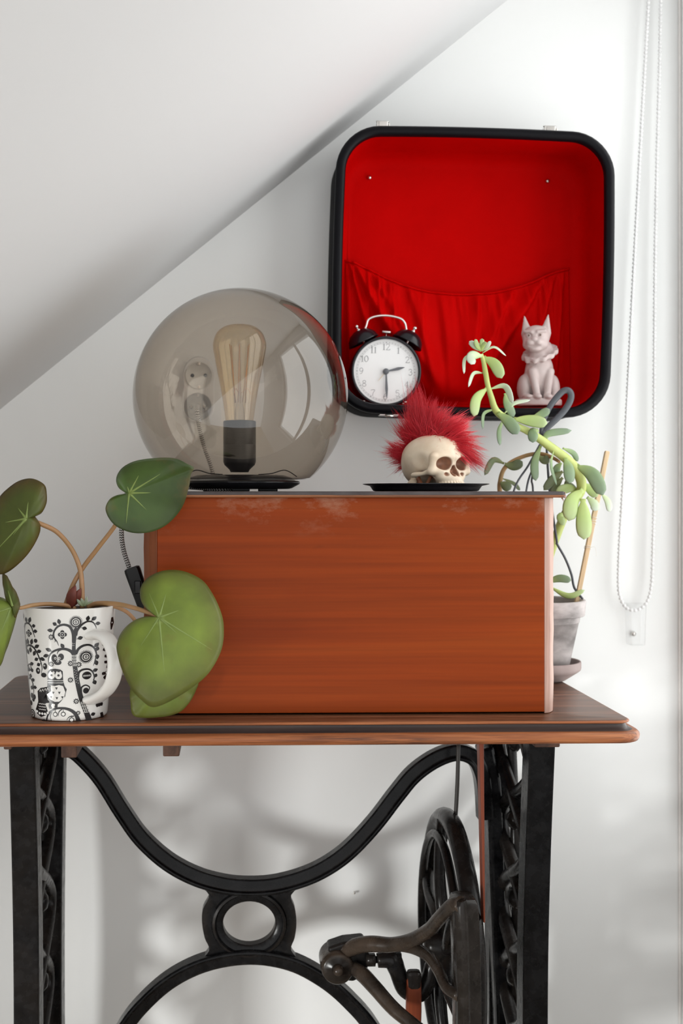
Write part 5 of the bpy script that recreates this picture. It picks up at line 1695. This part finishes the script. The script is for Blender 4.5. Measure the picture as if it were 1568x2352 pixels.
# perch and fruit
stroke([(930, 1745), (905, 1620), (860, 1520), (780, 1465), (680, 1448), (590, 1465), (520, 1520), (485, 1600), (480, 1680), (450, 1730)], [56, 54, 46, 38, 30, 28, 26, 20, 14, 6])
stroke([(700, 1460), (655, 1500), (645, 1560)], [16, 12, 4]); stroke([(560, 1500), (535, 1560), (550, 1640)], [16, 12, 4]); stroke([(850, 1560), (790, 1570), (755, 1610)], [18, 12, 4])
for x, y in ((605, 1535), (712, 1530), (820, 1610), (866, 1695)):
    disc(x, y, 33); disc(x, y, 22, wht, .0004); stroke([(x, y - 60), (x, y - 28)], 7)
disc(440, 1660, 34, ink, .00025, 46); disc(520, 1680, 38, ink, .00025, 50); disc(480, 1735, 42, ink, .00025, 32)
for p in ((458, 1665), (512, 1690)): disc(*p, 15, wht, .0004); disc(*p, 7, ink, .00055)
poly([(585, 1755)] + [(665 + 84 * (1 if k % 2 else .82) * math.cos(math.radians(180 - k * 9)), 1755 - 66 * (1 if k % 2 else .8) * math.sin(math.radians(k * 9))) for k in range(21)] + [(748, 1755)])
poly([(236, 1700)] + [(290 + 100 * (1 if k % 2 else .85) * math.cos(math.radians(170 - k * 8)), 1755 - 120 * (1 if k % 2 else .85) * math.sin(math.radians(10 + k * 8))) for k in range(18)] + [(385, 1755), (290, 1740)])
# left-hand tree seen at the edge of the cup
stroke([(120, 430), (135, 600), (155, 800), (175, 1000), (190, 1250), (205, 1500), (215, 1660)], [38, 36, 34, 34, 34, 30, 30])
stroke([(128, 420), (160, 350), (220, 330), (270, 370), (300, 440), (325, 510)], [26, 24, 22, 18, 14, 6])
for a in ((115, 300, 100, 90), (185, 325, 95, 76), (230, 325, 70, 92), (280, 360, 10, 58), (300, 425, 0, 66)): leafm(*a)
disc(335, 555, 28); quatre(225, 465, 52)
stroke([(165, 700), (185, 650), (240, 628), (300, 650), (350, 710), (395, 800), (425, 900), (415, 990)], [26, 26, 26, 24, 20, 16, 12, 5])
for a in ((170, 640, 100, 72), (210, 625, 100, 88), (260, 620, 75, 92), (315, 650, 30, 86), (350, 700, 10, 72), (395, 780, -20, 82), (180, 690, -60, 80), (245, 650, -85, 80), (325, 690, -110, 80), (370, 790, -150, 66), (400, 860, 210, 60)): leafm(*a)
disc(365, 960, 32, ink, .00025, 44); disc(450, 1010, 40, ink, .00025, 32); disc(470, 890, 30, ink, .00025, 44)
for p in ((372, 955), (460, 880)): disc(*p, 12, wht, .0004); disc(*p, 6, ink, .00055)
stroke([(190, 1000), (195, 930), (230, 890), (270, 960)], [18, 16, 14, 5])
for a in ((235, 890, 20, 66), (250, 940, -60, 62), (215, 940, -90, 60)): leafm(*a)
stroke([(195, 1110), (230, 1085), (270, 1130), (290, 1220), (285, 1310)], [20, 18, 16, 12, 5])
for a in ((235, 1085, 85, 66), (262, 1110, 30, 52), (285, 1195, 0, 58), (265, 1180, -100, 62)): leafm(*a)
disc(258, 1320, 26, ink, .00025, 38); disc(300, 1330, 22, ink, .00025, 36); disc(280, 1375, 22, ink, .00025, 24); disc(238, 1430, 20, ink, .00025, 36)
disc(262, 1570, 40, ink, .00025, 60); disc(262, 1570, 28, wht, .0004, 44); disc(262, 1570, 20, ink, .00055, 32); disc(262, 1570, 9, wht, .0007, 16)
# right-hand edge, behind and below the handle
stroke([(1262, 600), (1290, 720), (1285, 850), (1255, 960)], [40, 46, 34, 10])
for a in ((1245, 620, 200, 40), (1255, 690, 200, 44), (1270, 780, 215, 44), (1265, 860, 220, 44)): leafm(*a)
stroke([(1325, 270), (1320, 350), (1310, 440)], [18, 34, 10])
leafm(1240, 1010, 220, 50); leafm(1245, 1050, -100, 66); leafm(1215, 1290, -80, 76)
stroke([(1168, 1330), (1160, 1420), (1158, 1470)], [10, 12, 30]); leafm(1158, 1410, -110, 70); leafm(1162, 1410, -60, 70)
stroke([(1185, 1560), (1195, 1640), (1180, 1690)], [30, 26, 18]); leafm(1060, 1570, 20, 60)
pr_ = ink.build('printed_pattern', M['ink'], mug)
wd_ = wht.build('white_details', M['porcelain'], pr_)
pr_['kind'] = 'stuff'
wd_['kind'] = 'stuff'

# ------------------------------------------------------------------ begonia
def begonia_mat(name, mid, rim_, heart):
    m, nt, bs = new_mat(name)
    a = nd(nt, 'ShaderNodeAttribute', attribute_name='along')
    n = noise(nt, coords(nt), 22, 4)
    c = ramp(nt, a.outputs['Fac'], [(0, heart), (.10, mid), (.62, mid), (1, rim_)])
    c = mixc(nt, .55, c, ramp(nt, n, [(.32, (.60, .60, .60)), (.68, (1.30, 1.28, 1.05))]), 'MULTIPLY')
    red = ramp(nt, noise(nt, coords(nt), 30, 3), [(.58, (0, 0, 0)), (.75, (1, 1, 1))])
    mr_ = nd(nt, 'ShaderNodeMath', operation='MULTIPLY'); mr_.inputs[1].default_value = .45
    nt.links.new(red, mr_.inputs[0])
    c = mixc(nt, mr_.outputs[0], c, (.16, .085, .025))
    nt.links.new(c, bs.inputs['Base Color'])
    bs.inputs['Roughness'].default_value = .42
    bs.inputs['Specular IOR Level'].default_value = .3
    bs.inputs['Subsurface Weight'].default_value = .10
    bs.inputs['Subsurface Radius'].default_value = (.003, .005, .001)
    bump(nt, bs, noise(nt, coords(nt), 260, 3), .12, .0006)
    return m
M['bg_front'] = begonia_mat('begonia_leaf_light', (.165, .225, .036), (.105, .112, .024), (.38, .46, .16))
M['bg_dark'] = begonia_mat('begonia_leaf_dark', (.052, .092, .022), (.040, .062, .019), (.22, .30, .09))
M['bg_left'] = begonia_mat('begonia_leaf_olive', (.072, .092, .018), (.080, .055, .014), (.24, .31, .09))
M['petiole'] = plain('begonia_stalk', (.44, .235, .115), .45, col2=(.34, .20, .08), nscale=50)
M['vein'] = plain('begonia_vein', (.22, .29, .075), .5, col2=(.17, .235, .055), nscale=60)
beg = tag(empty('begonia', (MX, MY, mz1 - .005)), 'begonia with round green leaves on long stalks growing in the patterned mug', 'plant')
def z1(x, y):
    return (x / 2.9037, 1000 + y / 2.9037)
def big_leaf(heart, outline, Y0, gx, gz, dome, mat, veins=(), ripple=.0015, shift=0.0):
    """round leaf spread from the heart to its outline; Y0 depth at the heart, gx/gz lean, dome curl-back"""
    def d3(x, y, rr_):
        px, py = z1(x, y)
        hx, hy = z1(*heart)
        k = sz(1, Y0)
        dx, dz = (px - hx) * k, -(py - hy) * k
        dep = Y0 + gx * dx + gz * dz + dome * rr_ * rr_ * .02
        return at(px, py, dep)
    ol = spline([(x, y, 0) for x, y in outline], 6, closed=True)
    n = len(ol)
    NR = 14
    V, al, Fc = [], [], []
    for j in range(1, NR + 1):
        t = (j / NR)
        for k, p in enumerate(ol):
            x, y = heart[0] + (p.x - heart[0]) * t, heart[1] + (p.y - heart[1]) * t
            v = d3(x, y, t)
            ph = 2 * math.pi * k / n
            v.y += ripple * math.sin(ph * 7 + 1.3) * t * t + ripple * .5 * math.sin(ph * 13) * t ** 3
            V.append(v); al.append(t)
    V.append(d3(heart[0], heart[1], 0)); al.append(0)
    c = len(V) - 1
    for k in range(n):
        Fc.append((c, k, (k + 1) % n))
    for j in range(NR - 1):
        for k in range(n):
            Fc.append((j * n + k, (j + 1) * n + k, (j + 1) * n + (k + 1) % n, j * n + (k + 1) % n))
    o = obj('leaf', V, Fc, mat, beg)
    at_ = o.data.attributes.new('along', 'FLOAT', 'POINT'); at_.data.foreach_set('value', al)
    md = o.modifiers.new('solid', 'SOLIDIFY'); md.thickness = .0011; md.offset = 0
    for (x, y) in veins:
        x, y = heart[0] + (x - heart[0]) * 1.3, heart[1] + (y - heart[1]) * 1.3
        # raised vein from the heart, riding on the blade
        pts = []
        for t in np.linspace(0, 1, 9):
            xx, yy = heart[0] + (x - heart[0]) * t, heart[1] + (y - heart[1]) * t
            # blade radius along this direction
            best = 1e9; rad = 1
            an = math.atan2(y - heart[1], x - heart[0])
            for p in ol:
                d_ = abs((math.atan2(p.y - heart[1], p.x - heart[0]) - an + math.pi) % (2 * math.pi) - math.pi)
                if d_ < best:
                    best = d_; rad = math.hypot(p.x - heart[0], p.y - heart[1])
            rt = math.hypot(xx - heart[0], yy - heart[1]) / rad
            v = d3(xx, yy, rt)
            v.y -= .0001
            pts.append(v)
        tubeobj('vein', pts, [.0017, .0011, .0008, .0005, .0002], M['vein'], o, 6)
    return o
# front leaf over the case
C_h = (1060, 1215)
C_o = [(1035, 1205), (985, 1165), (945, 1105), (935, 1040), (955, 985), (1010, 935), (1100, 902), (1220, 907), (1340, 962), (1412, 1050), (1465, 1160), (1490, 1270), (1478, 1420), (1405, 1565), (1300, 1668), (1150, 1765), (1020, 1812), (935, 1755), (870, 1680), (820, 1580), (790, 1480), (780, 1400), (815, 1310), (890, 1240), (970, 1210), (1030, 1212)]
big_leaf(C_h, C_o, 1.262, -.12, .30, 1.0, M['bg_front'], ((1110, 1050), (1230, 1155), (1330, 1380), (1090, 1520), (960, 1370), (1010, 1090), (1190, 1330)), .0012)
# leaf peeping out below it
D_o = [(1080, 1600), (900, 1640), (868, 1700), (872, 1790), (885, 1862), (960, 1884), (1080, 1876), (1190, 1850), (1262, 1780), (1305, 1700), (1318, 1640), (1240, 1600)]
big_leaf((1090, 1640), D_o, 1.308, .05, .10, .4, M['bg_front'], (), .001)
# upper leaf in front of the globe
A_h = (860, 385)
A_o = [(835, 380), (795, 350), (777, 300), (790, 250), (835, 202), (930, 166), (1080, 150), (1180, 158), (1250, 192), (1292, 218), (1272, 262), (1258, 350), (1215, 478), (1125, 585), (1020, 640), (900, 652), (800, 622), (735, 565), (705, 492), (728, 432), (780, 402), (838, 392)]
big_leaf(A_h, A_o, 1.296, .10, -.28, -.4, M['bg_dark'], ((930, 255), (1080, 250), (1050, 380), (970, 490), (845, 540), (850, 340)), .0012)
# leaf at the left edge
B_h = (175, 555)
B_o = [(232, 540), (280, 512), (308, 450), (308, 380), (288, 322), (210, 289), (120, 308), (40, 368), (-20, 440), (-90, 560), (-130, 700), (-110, 830), (-50, 905), (5, 926), (60, 905), (150, 832), (220, 742), (258, 660), (266, 595), (240, 552)]
big_leaf(B_h, B_o, 1.292, -.25, .10, .8, M['bg_left'], ((190, 440), (110, 470), (40, 580), (100, 650), (20, 720)), .0014)
# folded leaf low at the left edge
E_h = (72, 1150)
E_o = [(80, 1130), (30, 1090), (-40, 1080), (-140, 1120), (-190, 1250), (-180, 1400), (-120, 1520), (-40, 1560), (5, 1530), (40, 1430), (75, 1330), (105, 1220), (95, 1165)]
big_leaf(E_h, E_o, 1.296, .30, .10, .8, M['bg_front'], ((40, 1260), (0, 1330), (-80, 1200)), .0012)
E_o2 = [(76, 1140), (40, 1090), (22, 1000), (18, 925), (45, 938), (80, 1000), (118, 1070), (132, 1125), (120, 1180), (100, 1215)]
big_leaf((84, 1140), E_o2, 1.294, -.5, .1, .3, M['bg_left'], ((50, 1010),), .0008)
def stalk(pts, r):
    v, f, _ = tube(spline([at(*z1(x, y), Y) for x, y, Y in pts], 7), r, 10)
    obj('stalk', v, f, M['petiole'], beg)
stalk([(175, 555, 1.296), (220, 570, 1.312), (275, 592, 1.325), (380, 645, 1.338), (475, 755, 1.348), (530, 880, 1.352), (545, 990, 1.353), (548, 1150, 1.353)], [.0022, .0026, .0028, .0028, .0029, .0030, .0032])
stalk([(860, 385, 1.300), (825, 480, 1.318), (768, 600, 1.332), (650, 755, 1.345), (555, 880, 1.356), (485, 1000, 1.358), (430, 1150, 1.358)], [.0022, .0026, .0026, .0028, .0028, .0028])
stalk([(1060, 1215, 1.265), (1010, 1190, 1.278), (900, 1152, 1.298), (780, 1125, 1.318), (650, 1122, 1.338), (590, 1145, 1.350)], [.0020, .0024, .0026, .0028, .0030, .0030])
stalk([(1090, 1640, 1.312), (1020, 1500, 1.318), (950, 1320, 1.326), (860, 1190, 1.334), (740, 1135, 1.342), (640, 1130, 1.350), (600, 1155, 1.354)], [.0018, .0022, .0022, .0024, .0026])
stalk([(78, 1148, 1.298), (140, 1150, 1.304), (220, 1132, 1.314), (330, 1125, 1.330), (440, 1135, 1.345), (500, 1155, 1.352)], [.0018, .0022, .0024, .0026, .0028])
# young folded leaf and bracts among the stalks
M['bud'] = plain('red_young_leaf', (.20, .045, .028), .5, col2=(.13, .03, .02), nscale=120)
fl = fleshy_leaf('young_leaf', z1(470, 1150), z1(475, 1075), z1(505, 1000), 26, 1.348, 1.342, M['sl_dark'], beg, .35, .3, 'lens')
fl.data.materials[0] = M['bud']
fl = fleshy_leaf('young_leaf', z1(480, 1140), z1(510, 1080), z1(540, 1020), 20, 1.350, 1.346, M['sl_dark'], beg, .35, -.2, 'lens')
fl.data.materials[0] = M['bud']
for b, m_, t in (((560, 1140), (572, 1110), (580, 1070)), ((575, 1140), (600, 1120), (622, 1098)), ((555, 1140), (530, 1115), (512, 1092)), ((545, 1140), (548, 1110), (540, 1085))):
    fleshy_leaf('bract', z1(*b), z1(*m_), z1(*t), 9, 1.350, 1.346, M['sl_pale'], beg, .2, 0, 'lens')
# ------------------------------------------------------------------ blind chain by the window corner
M['bead'] = plain('white_plastic_bead', (.84, .84, .84), .3)
CY = WALL_Y - .016
chain = tag(empty('blind_chain', at(1455, 1480, WALL_Y)), 'white beaded blind chain hanging on the wall right of the suitcase', 'blind chain')
left = spline([at(x, y, CY) for x, y in [(1492, -60), (1480, 160), (1470, 340), (1456, 600), (1442, 880), (1430, 1120), (1422, 1260), (1420, 1340), (1424, 1372), (1436, 1394), (1456, 1402), (1476, 1394), (1489, 1374), (1496, 1340), (1499, 1260), (1502, 1120), (1502, 880), (1504, 600), (1509, 340), (1514, 160), (1518, -60)]], 24)
# walk the line and set a bead every few millimetres
pitch = sz(9.6, CY)
pos, acc, nxt = [], 0.0, 0.0
for a, b in zip(left[:-1], left[1:]):
    L = (b - a).length
    while nxt <= acc + L:
        pos.append(a.lerp(b, (nxt - acc) / L)); nxt += pitch
    acc += L
mb = MB()
rb_ = sz(4.6, CY)
bv, bf = lathe([(.0001, -rb_), (rb_ * .7, -rb_ * .7), (rb_, 0), (rb_ * .7, rb_ * .7), (.0001, rb_)], 8)
for p in pos:
    mb.add([v + p for v in bv], bf)
o = mb.build('beads', M['bead'], chain); o['kind'] = 'stuff'
tubeobj('string', left[::3], .0013, M['bead'], chain, 5)
M['clear_plastic'] = thin_glass('clear_plastic', (.965, .965, .965), (.85, .85, .85), 1.0, 1.45, .1)
tz0, tz1 = at(1454, 1479, WALL_Y), at(1454, 1384, WALL_Y)
tw = sz(40, WALL_Y)
V, Fc = loft([[(tz0.x + k * s * tw / 2, y, z) for k, y in ((-1, WALL_Y - .001), (-1, WALL_Y - .018), (-.8, WALL_Y - .020), (.8, WALL_Y - .020), (1, WALL_Y - .018), (1, WALL_Y - .001))] for z, s in ((tz0.z, .86), (tz0.z + .004, .92), ((tz0.z + tz1.z) / 2, .96), (tz1.z - .010, 1.04), (tz1.z, 1.08))], (True, True))
th_ = obj('tensioner', V, Fc, M['clear_plastic'], chain, smooth=False); bevel(th_, .001)
p = at(1452, 1455, WALL_Y)
latheobj('screw', [(.0001, -.0080), (.0022, -.0075), (.0036, -.0055), (.0036, -.0040), (.0015, -.0035), (.0015, 0)], M['chrome'], th_, 18, p, 'Y')
